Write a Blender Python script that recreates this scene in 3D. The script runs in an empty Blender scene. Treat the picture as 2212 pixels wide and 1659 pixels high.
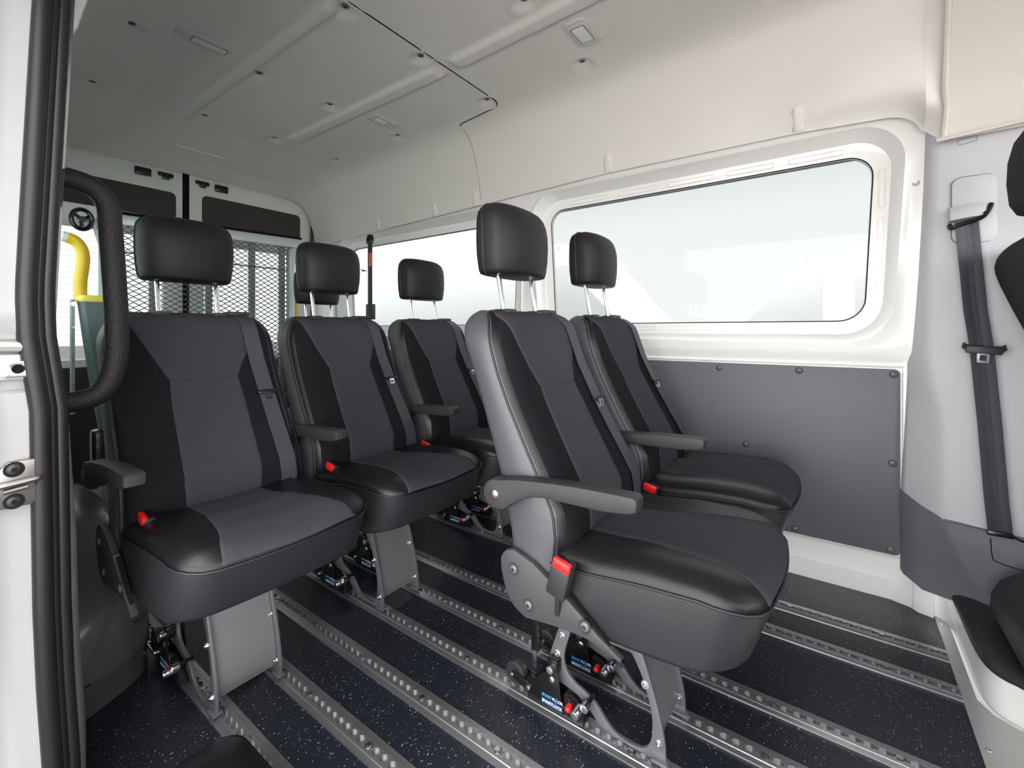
import bpy, bmesh, math, random
from mathutils import Vector, Matrix
random.seed(7)
C = bpy.context.scene.collection
PI = math.pi
# ------------------------------------------------------------------ materials
def mat(name, col, rough=.5, metal=0., spec=.5, bump=0., bscale=300., coat=0., emit=None, sheen=0.):
    m = bpy.data.materials.new(name); m.use_nodes = True
    nt = m.node_tree; b = nt.nodes['Principled BSDF']
    b.inputs['Base Color'].default_value = (*col, 1); b.inputs['Roughness'].default_value = rough
    b.inputs['Metallic'].default_value = metal; b.inputs['Specular IOR Level'].default_value = spec
    b.inputs['Coat Weight'].default_value = coat; b.inputs['Coat Roughness'].default_value = .08
    b.inputs['Sheen Weight'].default_value = sheen
    if bump:
        tc = nt.nodes.new('ShaderNodeTexCoord'); n = nt.nodes.new('ShaderNodeTexNoise'); bp = nt.nodes.new('ShaderNodeBump')
        n.inputs['Scale'].default_value = bscale; n.inputs['Detail'].default_value = 3
        bp.inputs['Strength'].default_value = bump; bp.inputs['Distance'].default_value = .002
        nt.links.new(tc.outputs['Object'], n.inputs['Vector']); nt.links.new(n.outputs['Fac'], bp.inputs['Height'])
        nt.links.new(bp.outputs['Normal'], b.inputs['Normal'])
    return m
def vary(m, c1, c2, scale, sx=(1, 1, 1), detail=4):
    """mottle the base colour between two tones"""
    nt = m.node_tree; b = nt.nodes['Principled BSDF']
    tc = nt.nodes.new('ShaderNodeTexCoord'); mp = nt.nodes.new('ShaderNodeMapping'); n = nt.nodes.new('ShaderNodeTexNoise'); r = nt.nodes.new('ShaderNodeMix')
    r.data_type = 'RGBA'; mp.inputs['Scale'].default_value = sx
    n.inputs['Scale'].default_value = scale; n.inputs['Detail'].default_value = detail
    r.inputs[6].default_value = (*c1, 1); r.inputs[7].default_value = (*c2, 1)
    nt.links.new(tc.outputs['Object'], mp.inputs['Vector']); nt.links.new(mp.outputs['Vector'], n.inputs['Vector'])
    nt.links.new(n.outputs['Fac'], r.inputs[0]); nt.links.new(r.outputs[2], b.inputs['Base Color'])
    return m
M = {}
M['leather'] = mat('leatherette', (.007, .0065, .008), .36, spec=.38, bump=.25, bscale=500)
M['headrest'] = mat('headrest_leatherette', (.010, .0095, .0105), .5, spec=.28, bump=.25, bscale=500)
M['cushion_side'] = mat('cushion_side', (.019, .0182, .022), .42, spec=.42, bump=.25, bscale=500)
M['gusset'] = mat('leatherette_side', (.064, .062, .072), .38, bump=.25, bscale=500)
M['knit'] = mat('dark_knit', (.011, .011, .0135), .9, spec=.08, bump=.5, bscale=900)
M['fabric'] = vary(mat('grey_fabric', (.1, .1, .1), .95, spec=.08, bump=.6, bscale=1100), (.036, .034, .042), (.058, .0555, .066), 700)
M['drivercloth'] = mat('driver_cloth', (.034, .031, .034), .9, spec=.1, bump=.4, bscale=800)
M['piping'] = mat('piping', (.012, .012, .014), .5)
M['webbing'] = vary(mat('webbing', (.05, .05, .06), .55, bump=.3, bscale=600, spec=.45), (.030, .030, .040), (.050, .050, .066), 60, (1, 12, .6))
M['plastic'] = mat('black_plastic', (.020, .020, .022), .45, bump=.25, bscale=700)
M['gloss'] = mat('black_gloss', (.008, .008, .009), .22)
M['armrest'] = mat('armrest_plastic', (.026, .0245, .026), .5, bump=.4, bscale=700)
M['shield'] = mat('shield_plastic', (.045, .042, .048), .5, bump=.2, bscale=700)
M['legsteel'] = mat('grey_coated_steel', (.13, .123, .14), .42, metal=.25)
M['plate'] = mat('satin_plate', (.17, .17, .18), .42, metal=.25)
M['chrome'] = mat('chrome', (.85, .85, .87), .12, metal=1)
M['zinc'] = mat('zinc', (.62, .63, .66), .28, metal=1)
M['steel'] = mat('brushed_steel', (.24, .225, .215), .32, metal=.9)
M['red'] = mat('red_plastic', (.75, .015, .015), .35)
M['alu'] = vary(mat('aluminium', (.6, .6, .6), .33, metal=.85, bump=.1, bscale=200), (.30, .30, .31), (.44, .44, .45), 14, (.6, 6, 6))
M['white'] = mat('white_paint', (.80, .80, .79), .22, coat=.3)
M['doorwhite'] = mat('door_white', (.72, .74, .72), .3)
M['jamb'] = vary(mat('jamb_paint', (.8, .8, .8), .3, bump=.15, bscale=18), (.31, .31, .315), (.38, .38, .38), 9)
M['headliner'] = mat('headliner', (.68, .66, .635), .95, spec=.1, bump=.25, bscale=500)
M['cabliner'] = mat('cab_headliner', (.56, .535, .50), .95, spec=.1, bump=.2, bscale=500)
M['pillar'] = mat('pillar_plastic', (.43, .43, .455), .5, bump=.2, bscale=600)
M['dark_trim'] = mat('dark_trim', (.115, .11, .13), .6, bump=.4, bscale=600)
M['panel'] = mat('grey_panel', (.100, .095, .115), .5, bump=.25, bscale=400)
M['panelbutton'] = mat('panel_button', (.085, .08, .09), .35)
M['rubber'] = mat('seal_rubber', (.009, .008, .0095), .40, spec=.35)
M['slot'] = mat('slot_aluminium', (.30, .30, .31), .35, metal=.8)
M['dark'] = mat('shadow_gap', (.012, .012, .012), .9, spec=0)
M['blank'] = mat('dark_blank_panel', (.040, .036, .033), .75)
M['clip'] = mat('grey_clip', (.16, .16, .17), .5)
M['lampframe'] = mat('lamp_frame', (.56, .545, .52), .45)
M['lens'] = mat('lamp_lens', (.70, .73, .73), .2)
M['galv'] = mat('galvanised', (.50, .55, .57), .4, metal=.4)
M['mesh'] = mat('mesh_steel', (.10, .105, .10), .5, metal=.3)
M['strut'] = mat('strut_grey', (.30, .33, .32), .5)
M['yellow'] = mat('yellow_plastic', (.85, .55, .02), .35)
M['yellowcap'] = mat('yellow_cap', (.85, .72, .12), .45)
M['teal'] = vary(mat('ribbed_housing', (.12, .17, .17), .5), (.105, .145, .145), (.135, .185, .185), 40, (60, 60, .3))
M['rawwhite'] = mat('white_end', (.8, .78, .68), .5)
M['arch'] = mat('arch_paint', (.075, .068, .066), .25, coat=.3)
M['handrail'] = mat('grab_plastic', (.013, .012, .016), .45, spec=.35, bump=1., bscale=320)
M['sheet'] = mat('sheet_metal', (.50, .49, .48), .42, metal=.55)
M['blue'] = mat('label_blue', (.02, .04, .16), .4)
M['cyan'] = mat('label_cyan', (.05, .38, .75), .4)
M['lblwhite'] = mat('label_white', (.75, .78, .85), .4)
M['orange'] = mat('orange_web', (.85, .12, .05), .6)
M['vanbody'] = mat('van_body', (.86, .86, .86), .5)
M['vanglass'] = mat('van_glass', (.66, .68, .68), .4)
def ground_mat():  # made-up tones: pale beyond the door side, dark elsewhere, to steer bounce light
    m = mat('bounce_ground_tones', (.5, .48, .45), .9); nt = m.node_tree; b = nt.nodes['Principled BSDF']
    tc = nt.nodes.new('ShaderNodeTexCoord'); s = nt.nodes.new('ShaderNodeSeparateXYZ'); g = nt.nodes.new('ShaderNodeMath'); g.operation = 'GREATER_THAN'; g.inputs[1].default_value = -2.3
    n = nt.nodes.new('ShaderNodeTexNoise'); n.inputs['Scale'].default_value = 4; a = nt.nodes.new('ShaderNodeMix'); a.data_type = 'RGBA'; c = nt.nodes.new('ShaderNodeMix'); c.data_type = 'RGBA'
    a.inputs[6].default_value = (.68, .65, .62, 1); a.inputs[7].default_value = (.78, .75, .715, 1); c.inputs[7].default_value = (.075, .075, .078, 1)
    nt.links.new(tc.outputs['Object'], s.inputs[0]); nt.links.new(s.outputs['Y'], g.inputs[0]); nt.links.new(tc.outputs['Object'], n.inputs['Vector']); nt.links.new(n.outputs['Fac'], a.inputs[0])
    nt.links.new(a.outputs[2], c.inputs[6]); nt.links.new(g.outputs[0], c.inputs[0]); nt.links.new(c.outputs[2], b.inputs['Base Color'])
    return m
def floor_mat():
    m = mat('speckled_vinyl', (.02, .022, .03), .36, bump=.3, bscale=260); nt = m.node_tree; b = nt.nodes['Principled BSDF']
    tc = nt.nodes.new('ShaderNodeTexCoord'); cols = []
    prev = None
    for k, (sc, thr, keep, col, rot) in enumerate(((190, .102, .70, (.30, .32, .40), .5), (280, .11, .62, (.16, .18, .25), 2.1), (150, .068, .78, (.60, .60, .66), 1.1))):
        mp = nt.nodes.new('ShaderNodeMapping'); v = nt.nodes.new('ShaderNodeTexVoronoi')
        mp.inputs['Rotation'].default_value = (0, 0, rot); mp.inputs['Scale'].default_value = (1, .45, 1); mp.inputs['Location'].default_value = (k * 3.3, k, 0)
        v.inputs['Scale'].default_value = sc
        nt.links.new(tc.outputs['Object'], mp.inputs['Vector']); nt.links.new(mp.outputs['Vector'], v.inputs['Vector'])
        l = nt.nodes.new('ShaderNodeMath'); l.operation = 'LESS_THAN'; l.inputs[1].default_value = thr * 1.6
        nt.links.new(v.outputs['Distance'], l.inputs[0])
        s = nt.nodes.new('ShaderNodeSeparateColor'); nt.links.new(v.outputs['Color'], s.inputs['Color'])
        g = nt.nodes.new('ShaderNodeMath'); g.operation = 'GREATER_THAN'; g.inputs[1].default_value = keep
        nt.links.new(s.outputs[0], g.inputs[0])
        mu = nt.nodes.new('ShaderNodeMath'); mu.operation = 'MULTIPLY'
        nt.links.new(l.outputs[0], mu.inputs[0]); nt.links.new(g.outputs[0], mu.inputs[1])
        x = nt.nodes.new('ShaderNodeMix'); x.data_type = 'RGBA'
        x.inputs[6].default_value = (.010, .012, .0185, 1); x.inputs[7].default_value = (*col, 1)
        if prev: nt.links.new(prev, x.inputs[6])
        nt.links.new(mu.outputs[0], x.inputs[0]); prev = x.outputs[2]
    nt.links.new(prev, b.inputs['Base Color'])
    return m
M['floor'] = floor_mat()
M['bounce_ground'] = ground_mat()
def pane_mat(name, tr, col, gl=.010):
    m = bpy.data.materials.new(name); m.use_nodes = True; nt = m.node_tree; nt.nodes.clear()
    o = nt.nodes.new('ShaderNodeOutputMaterial'); t = nt.nodes.new('ShaderNodeBsdfTransparent'); d = nt.nodes.new('ShaderNodeBsdfTranslucent')
    g = nt.nodes.new('ShaderNodeBsdfGlossy'); a = nt.nodes.new('ShaderNodeMixShader'); b = nt.nodes.new('ShaderNodeMixShader')
    t.inputs['Color'].default_value = (*col, 1); d.inputs['Color'].default_value = (*col, 1); g.inputs['Roughness'].default_value = .03
    a.inputs[0].default_value = tr; b.inputs[0].default_value = gl
    nt.links.new(t.outputs[0], a.inputs[1]); nt.links.new(d.outputs[0], a.inputs[2]); nt.links.new(a.outputs[0], b.inputs[1]); nt.links.new(g.outputs[0], b.inputs[2])
    nt.links.new(b.outputs[0], o.inputs['Surface'])
    return m
PANE_T = .285
M['pane'] = pane_mat('hazy_pane', .22, (PANE_T * .955, PANE_T * .99, PANE_T * .975))
M['pane_rear'] = pane_mat('clear_pane', .03, (.32, .335, .33))
M['pane_tint'] = pane_mat('tinted_pane', .03, (.29, .38, .365))
M['line'] = mat('heater_line', (.45, .45, .43), .6)

# ------------------------------------------------------------------ mesh helpers
class MB:
    def __init__(s): s.bm = bmesh.new(); s.mi = 0
    def _f(s, vs, mi=None):
        try: f = s.bm.faces.new(vs)
        except ValueError: return None
        f.material_index = s.mi if mi is None else mi; f.smooth = True
        return f
    def box(s, x0, x1, y0, y1, z0, z1, bev=0., mi=None, mtx=None):
        v = [s.bm.verts.new(Vector((x, y, z))) for x in (x0, x1) for y in (y0, y1) for z in (z0, z1)]
        fs = [s._f([v[i] for i in q], mi) for q in ((0, 1, 3, 2), (4, 6, 7, 5), (0, 4, 5, 1), (2, 3, 7, 6), (0, 2, 6, 4), (1, 5, 7, 3))]
        if mtx: bmesh.ops.transform(s.bm, matrix=mtx, verts=v)
        if bev:
            es = list({e for f in fs for e in f.edges})
            r = bmesh.ops.bevel(s.bm, geom=es, offset=bev, segments=2, profile=.5, affect='EDGES')
            for f in r['faces']: f.smooth = True; f.material_index = s.mi if mi is None else mi
        return s
    def rings(s, rs, closed=True, cap0=False, cap1=False, mi=None, mif=None):
        rv = [[s.bm.verts.new(Vector(p)) for p in r] for r in rs]
        n = len(rs[0])
        for a in range(len(rv) - 1):
            for i in range(n if closed else n - 1):
                j = (i + 1) % n
                s._f([rv[a][i], rv[a][j], rv[a + 1][j], rv[a + 1][i]], mif(a, i) if mif else mi)
        if cap0: s._f(rv[0][::-1], mi)
        if cap1: s._f(rv[-1], mi)
        return rv
    def tube(s, pts, r, n=8, caps=True, closed=False, mi=None, flat=None):
        P = [Vector(p) for p in pts]; rs = []
        up = None
        for i, p in enumerate(P):
            if closed: d = (P[(i + 1) % len(P)] - P[i - 1])
            else: d = P[min(i + 1, len(P) - 1)] - P[max(i - 1, 0)]
            d.normalize()
            if up is None:
                up = Vector((0, 0, 1)) if abs(d.z) < .9 else Vector((1, 0, 0))
            a = d.cross(up)
            if a.length < 1e-6: a = d.cross(Vector((0, 1, 0)))
            a.normalize(); b = a.cross(d).normalized(); up = b
            rr = r[i] if isinstance(r, (list, tuple)) else r
            k = flat or 1.
            rs.append([p + (a * math.cos(2 * PI * t / n) + b * math.sin(2 * PI * t / n) * k) * rr for t in range(n)])
        if closed: rs.append(rs[0])
        s.rings(rs, True, caps and not closed, caps and not closed, mi)
        return s
    def cyl(s, p0, p1, r, n=16, mi=None, r1=None):
        return s.tube([p0, p1], [r, r if r1 is None else r1], n, mi=mi)
    def disc_dome(s, c, axis, r, h, n=16, mi=None):
        """a low domed button, base at c, bulging along axis"""
        ax = Vector(axis).normalized(); a = ax.orthogonal().normalized(); b = ax.cross(a); c = Vector(c); rs = []
        for k in range(5):
            t = k / 4 * PI / 2 * .93
            rs.append([c + ax * h * math.sin(t) + (a * math.cos(2 * PI * i / n) + b * math.sin(2 * PI * i / n)) * r * math.cos(t) for i in range(n)])
        s.rings(rs, True, True, True, mi); return s
    def hexa(s, c, axis, r, h, mi=None):
        c = Vector(c); return s.tube([c, c + Vector(axis).normalized() * h], r, 6, mi=mi)
    def prism(s, loops, d0, d1, axis='y', bev=0., mi=None):
        """loops of 2-d points (outer + holes) extruded; axis y: (x,z); x: (y,z); z: (x,y)"""
        def P(p, d): return {'y': (p[0], d, p[1]), 'x': (d, p[0], p[1]), 'z': (p[0], p[1], d)}[axis]
        es = []; 
        for lp in loops:
            vs = [s.bm.verts.new(Vector(P(p, d0))) for p in lp]
            es += [s.bm.edges.new((vs[i], vs[(i + 1) % len(vs)])) for i in range(len(vs))]
        r = bmesh.ops.triangle_fill(s.bm, edges=es, use_beauty=True, use_dissolve=False)
        fs = [g for g in r['geom'] if isinstance(g, bmesh.types.BMFace)]
        ex = bmesh.ops.extrude_face_region(s.bm, geom=fs)
        nv = [g for g in ex['geom'] if isinstance(g, bmesh.types.BMVert)]
        dv = Vector(P((0, 0), d1)) - Vector(P((0, 0), d0))
        bmesh.ops.translate(s.bm, vec=dv, verts=nv)
        allv = set(nv) | {v for f in fs for v in f.verts}
        allf = {f for v in allv for f in v.link_faces}
        bmesh.ops.recalc_face_normals(s.bm, faces=list(allf))
        for f in allf: f.material_index = s.mi if mi is None else mi; f.smooth = True
        if bev:
            sh = [e for e in {e for f in allf for e in f.edges} if e.is_manifold and e.calc_face_angle(0) > .6 and abs((e.verts[0].co - e.verts[1].co).normalized().dot(dv.normalized())) < .5]
            rr = bmesh.ops.bevel(s.bm, geom=sh, offset=bev, segments=2, profile=.5, affect='EDGES')
            for f in rr['faces']: f.smooth = True; f.material_index = s.mi if mi is None else mi
        return s
    def grid(s, fn, us, vs, mi=None):
        rv = [[s.bm.verts.new(Vector(fn(u, v))) for u in us] for v in vs]
        for a in range(len(vs) - 1):
            for i in range(len(us) - 1): s._f([rv[a][i], rv[a][i + 1], rv[a + 1][i + 1], rv[a + 1][i]], mi)
        return rv
    def build(s, name, mats, parent=None, loc=None, sharp=35, recalc=True):
        if recalc: bmesh.ops.recalc_face_normals(s.bm, faces=s.bm.faces[:])
        me = bpy.data.meshes.new(name); s.bm.to_mesh(me); s.bm.free()
        for m in (mats if isinstance(mats, (list, tuple)) else [mats]): me.materials.append(M[m] if isinstance(m, str) else m)
        me.set_sharp_from_angle(angle=math.radians(sharp))
        o = bpy.data.objects.new(name, me); C.objects.link(o)
        if parent: o.parent = parent
        if loc: o.location = loc
        return o
def empty(name, loc=(0, 0, 0), rz=0.):
    o = bpy.data.objects.new(name, None); C.objects.link(o); o.location = loc; o.rotation_euler = (0, 0, rz); o.empty_display_size = .05
    return o
def tag(o, label, cat, group=None):
    o['label'] = label; o['category'] = cat
    if group: o['group'] = group
    return o
def struct(o, label=None):
    o['kind'] = 'structure'
    if label: o['label'] = label
    return o
KIDS = {}
def copy_tree(o, parent=None):
    c = o.copy(); C.objects.link(c); c.parent = parent
    for ch in [k for k in o.children]: copy_tree(ch, c)
    return c
def lerp(xs, ys, x):
    if x <= xs[0]: return ys[0]
    for i in range(len(xs) - 1):
        if x <= xs[i + 1]:
            t = (x - xs[i]) / (xs[i + 1] - xs[i]); return ys[i] + (ys[i + 1] - ys[i]) * t
    return ys[-1]
def smooth_path(pts, k=4):
    """Catmull-Rom"""
    P = [Vector(p) for p in pts]; out = []
    for i in range(len(P) - 1):
        a, b, c, d = P[max(i - 1, 0)], P[i], P[i + 1], P[min(i + 2, len(P) - 1)]
        for j in range(k):
            t = j / k
            out.append(.5 * ((2 * b) + (c - a) * t + (2 * a - 5 * b + 4 * c - d) * t * t + (3 * b - a - 3 * c + d) * t ** 3))
    out.append(P[-1]); return out
def sp2(pts, k=4): return [(p.x, p.y) for p in smooth_path([(a, b, 0) for a, b in pts], k)]
def rrect(x0, x1, z0, z1, r, n=6):
    """rounded rectangle, counter-clockwise, 4*(n+1) points"""
    out = []
    for (cx, cz, a0) in ((x1 - r, z1 - r, 0), (x0 + r, z1 - r, 90), (x0 + r, z0 + r, 180), (x1 - r, z0 + r, 270)):
        for i in range(n + 1):
            a = math.radians(a0 + 90 * i / n); out.append((cx + r * math.cos(a), cz + r * math.sin(a)))
    return out
def text_mesh(mb, body, size, mtx, mi, ext=.0002):
    cu = bpy.data.curves.new('t', 'FONT'); cu.body = body; cu.size = size; cu.extrude = ext; cu.offset = .00018; cu.align_x = 'LEFT'
    o = bpy.data.objects.new('t', cu); C.objects.link(o)
    bpy.context.view_layer.update()
    dg = bpy.context.evaluated_depsgraph_get()
    me = bpy.data.meshes.new_from_object(o.evaluated_get(dg))
    w = max((v.co.x for v in me.vertices), default=0)
    me.transform(mtx)
    n0 = len(mb.bm.faces); mb.bm.from_mesh(me); mb.bm.faces.ensure_lookup_table()
    for f in mb.bm.faces[n0:]: f.material_index = mi; f.smooth = False
    bpy.data.objects.remove(o); bpy.data.curves.remove(cu); bpy.data.meshes.remove(me)
    return w
# ------------------------------------------------------------------ passenger seat
HW = .213
ZB = (.36, .40, .47, .52, .57, .65, .73, .80, .86, .90, .94)
XBK = (-.280, -.290, -.298, -.312, -.324, -.352, -.382, -.408, -.436, -.450, -.458)
XSM = (-.185, -.180, -.172, -.178, -.205, -.250, -.293, -.325, -.345, -.357, -.368)
FA = (0, .24, .45, .62, .76, .86, .93, .975, 1.)
FF = (.012, .014, .019, .025, .029, .027, .020, .010, 0)
def back_shape(z):
    w = HW - .006 * max(0, (z - .5) / .4)
    if z > .845: w = w - .078 + .078 * math.sqrt(max(0, 1 - ((z - .845) / .098) ** 2))
    k = 1. if z < .893 else math.sqrt(max(.0004, 1 - ((z - .893) / .0475) ** 2))
    return w, k, lerp(ZB, XBK, z), lerp(ZB, XSM, z)
def front_x(y, z):
    w, k, xb, xs = back_shape(z); mid = (xb + xs) / 2 - .004
    a = min(1, abs(y) / w)
    return mid + (xs + lerp(FA, FF, a) - mid) * k
def make_backrest(parent):
    mb = MB(); zs = [.36 + .02 * i for i in range(26)] + [.872, .884, .896, .908, .917, .925, .931, .936, .9385, .940]
    rs = []
    fr = [.99, .97, .935, .89, .83, .76, .66, .55, .42, .28, .14]
    fr = fr + [0] + [-v for v in fr[::-1]]
    for z in zs:
        w, k, xb, xs = back_shape(z); mid = (xb + xs) / 2 - .004
        def q(x): return mid + (x - mid) * k
        side = [(xb + .004, w - .020), (xb + .014, w - .006), (xb + .03, w), (xs * .6 + xb * .4, w + .002), (xs - .008, w + .001)]
        ring = [(q(xb), -y) for y in (-.12 * w / HW, -.04, .04, .12 * w / HW)]
        ring = [(q(xb), y) for y in (-.75 * w, -.25 * w, .25 * w, .75 * w)]
        ring += [(q(x), y) for x, y in side] + [(q(xs), w - .003)]
        ring += [(q(xs + lerp(FA, FF, abs(a))), a * (w - .003)) for a in fr]
        ring += [(q(xs), -w + .003)] + [(q(x), -y) for x, y in side[::-1]]
        rs.append([(x, y, z) for x, y in ring])
    nf = len(fr)
    def mf(a, i):
        if 10 <= i < 9 + nf:
            f = abs(fr[min(nf - 1, max(0, i - 10))]); return 1 if f <= .9 else 0
        return 2
    mb.rings(rs, True, True, True, mif=mf)
    br = mb.build('backrest', ['leather', 'knit', 'gusset'], parent, sharp=60)
    # insert
    zz = [.405 + .0125 * i for i in range(42)]
    zz = sorted(set([round(z, 4) for z in zz if abs(z - .757) > .006 and z <= .915] + [.749, .7535, .757, .7605, .765, .920, .926, .931, .935, .938]))
    us = [-1, -.985, -.95, -.85, -.6, -.35, -.1, .1, .35, .6, .85, .95, .985, 1]
    def bw(z):
        b = lerp((.40, .5, .70, .757, .90, .94), (.088, .094, .090, .086, .158, .165), z)
        return min(b, back_shape(z)[0] * .93)
    def F(u, z):
        y = u * bw(z); off = -.0035 if abs(u) > .99 else (.0005 if abs(u) > .98 else .003)
        if abs(z - .757) < .002: off -= .0030
        curve = .548 + .012 * abs(u)
        off -= .0012 * math.exp(-((z - curve) / .006) ** 2)
        zl = .46 + .02 * abs(u); off -= .001 * math.exp(-((z - zl) / .008) ** 2)
        if z < .41: off = -.0035
        return (front_x(y, z) + off * (1 if z < .93 else .4), y, z + (.0025 if z > .925 else 0))
    mb = MB(); mb.grid(F, us, zz)
    mb.build('backrest_insert', 'fabric', br, sharp=80)
    # piping up both sides and over the top
    path = []
    zl = [.39 + .02 * i for i in range(25)] + [.89, .905, .918, .928]
    for z in zl:
        w, k, xb, xs = back_shape(z); mid = (xb + xs) / 2 - .004
        path.append((mid + (xs - mid) * k, w - .001, z))
    top = [(x, -y, z) for x, y, z in path[::-1]]
    w, k, xb, xs = back_shape(.936); mid = (xb + xs) / 2
    full = path + [(mid + .006, .10, .9385), (mid + .006, 0, .9395), (mid + .006, -.10, .9385)] + top
    mb = MB(); mb.tube(full, .0026, 6)
    mb.build('piping', 'piping', br)
    return br
SX0, SX1 = -.235, .185
def sdf(x, y):
    f = .022 * (1 - (y / HW) ** 2) * max(0, min(1, (x + .1) / .25))
    x = x - f
    cx, hx, r = (SX0 + SX1) / 2, (SX1 - SX0) / 2, .062
    qx, qy = abs(x - cx) - hx + r, abs(y) - HW + r
    return math.hypot(max(qx, 0), max(qy, 0)) + min(max(qx, qy), 0) - r
def outline(n=72, inset=0.):
    pts = []
    cx = (SX0 + SX1) / 2
    for i in range(n):
        a = 2 * PI * i / n; dx, dy = math.cos(a), math.sin(a); lo, hi = 0, .4
        for _ in range(30):
            m = (lo + hi) / 2
            if sdf(cx + dx * m, dy * m) < -inset: lo = m
            else: hi = m
        pts.append((cx + dx * lo, dy * lo))
    return pts
def rimz(x): return lerp((-.235, -.1, 0, .1, .15, .21), (.420, .424, .436, .442, .438, .428), x)
def topz(x, y):
    d = max(0, -sdf(x, y)); e = min(1, d / .035)
    rise = math.sqrt(max(0, 1 - (1 - e) ** 2)) * lerp((0, .12, .2), (.030, .026, .019), x)
    bol = .010 * math.exp(-((abs(y) - .155) / .035) ** 2)
    return rimz(x) + rise + bol * e - .006 * (1 - min(1, abs(y) / .1)) * e
def make_cushion(parent):
    mb = MB(); rs = []
    for ins, dz in ((.04, -1), (.012, -.995), (.004, -.97), (.0005, -.9), (0, -.35), (.001, -.08), (.002, 0)):
        o = outline(72, ins)
        r = []
        for x, y in o:
            bot = lerp((-.235, -.05, .1, .21), (.313, .309, .314, .332), x)
            z = rimz(x) + dz * (rimz(x) - bot); t = max(0, min(1, (x - .02) / .13))
            r.append((x - .034 * -dz * t * t, y * (1 + .03 * dz * t), z))
        rs.append(r)
    for ins in (.004, .008, .013, .020, .028, .038, .055, .08, .11, .15, .19):
        o = outline(72, ins); rs.append([(x, y, topz(x, y)) for x, y in o])
    mb.rings(rs, True, True, True, mif=lambda a, i: 1 if a <= 5 else 0)
    cu = mb.build('seat_cushion', ['leather', 'cushion_side'], parent, sharp=60)
    xs = [-.20 + .0135 * i for i in range(29)]
    xs = [x for x in xs if x < .19] + [.193, .198, .202, .205]
    us = [-1, -.985, -.94, -.8, -.5, -.2, .2, .5, .8, .94, .985, 1]
    def bw(x): return lerp((-.2, -.05, .12, .17, .205), (.085, .092, .125, .142, .150), x)
    def F(u, x):
        y = u * bw(x); xx = x
        while sdf(xx, y) > -.0015: xx -= .001
        off = -.003 if abs(u) > .99 else (.0005 if abs(u) > .98 else .0028)
        for c in (-.06, .02):
            off -= .0016 * math.exp(-((xx - c - .02 * u * u) / .006) ** 2)
        return (xx + (.002 if x > .19 else 0), y, topz(xx, y) + off)
    mb = MB(); mb.grid(F, us, xs); mb.build('seat_insert', 'fabric', cu, sharp=80)
    mb = MB(); mb.tube([(x, y, rimz(x) + .001) for x, y in outline(72, -.0005)], .0024, 6, closed=True)
    mb.build('piping', 'piping', cu)
    return cu
def make_headrest(parent):
    S = (-1, -.97, -.88, -.5, -.1, .25, .5, .7, .84, .93, .98, 1)
    W = (.102, .110, .114, .119, .121, .121, .120, .116, .107, .093, .076, .050)
    D0 = (.046, .053, .056, .060, .061, .060, .057, .052, .045, .035, .024, .010)
    def ring(s, n=40):
        i = min(max(s, -1), 1); w, d = lerp(S, W, i), lerp(S, D0, i); out = []
        cx = -.424 - .010 * max(0, s) ** 2
        for k in range(n):
            a = 2 * PI * k / n; c, sn = math.cos(a), math.sin(a)
            e = 2 / 3.6
            x = math.copysign(abs(c) ** e, c) * d; y = math.copysign(abs(sn) ** (2 / 3.2), sn) * w
            if x > 0: x *= 1.10 - .25 * (y / w) ** 2
            out.append((cx + x, y, 1.128 + .094 * s))
        return out
    mb = MB(); mb.rings([ring(s) for s in S], True, True, True)
    h = mb.build('headrest', 'headrest', parent, sharp=60)
    for dx, r in ((-.012, .0022),):
        path = []
        ss = (-.985, -.88, -.5, -.1, .25, .5, .7, .84, .93, .98)
        for s in ss: path.append((-.424 - .010 * max(0, s) ** 2 + dx, lerp(S, W, s) + .0004, 1.128 + .094 * s))
        full = path + [(-.434 + dx, .03, 1.2225), (-.434 + dx, -.03, 1.2225)] + [(x, -y, z) for x, y, z in path[::-1]]
        mb = MB(); mb.tube(full, r, 6); mb.build('piping', 'piping', h)
    for sy in (-1, 1):
        mb = MB(); mb.cyl((-.399, sy * .075, .915), (-.424, sy * .075, 1.05), .0062, 12)
        mb.build('headrest_post', 'chrome', parent)
        mb = MB(); mb.box(-.425, -.375, sy * .075 - .019, sy * .075 + .019, .932, .9445, .004); mb.build('post_collar', 'plastic', parent)
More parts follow.
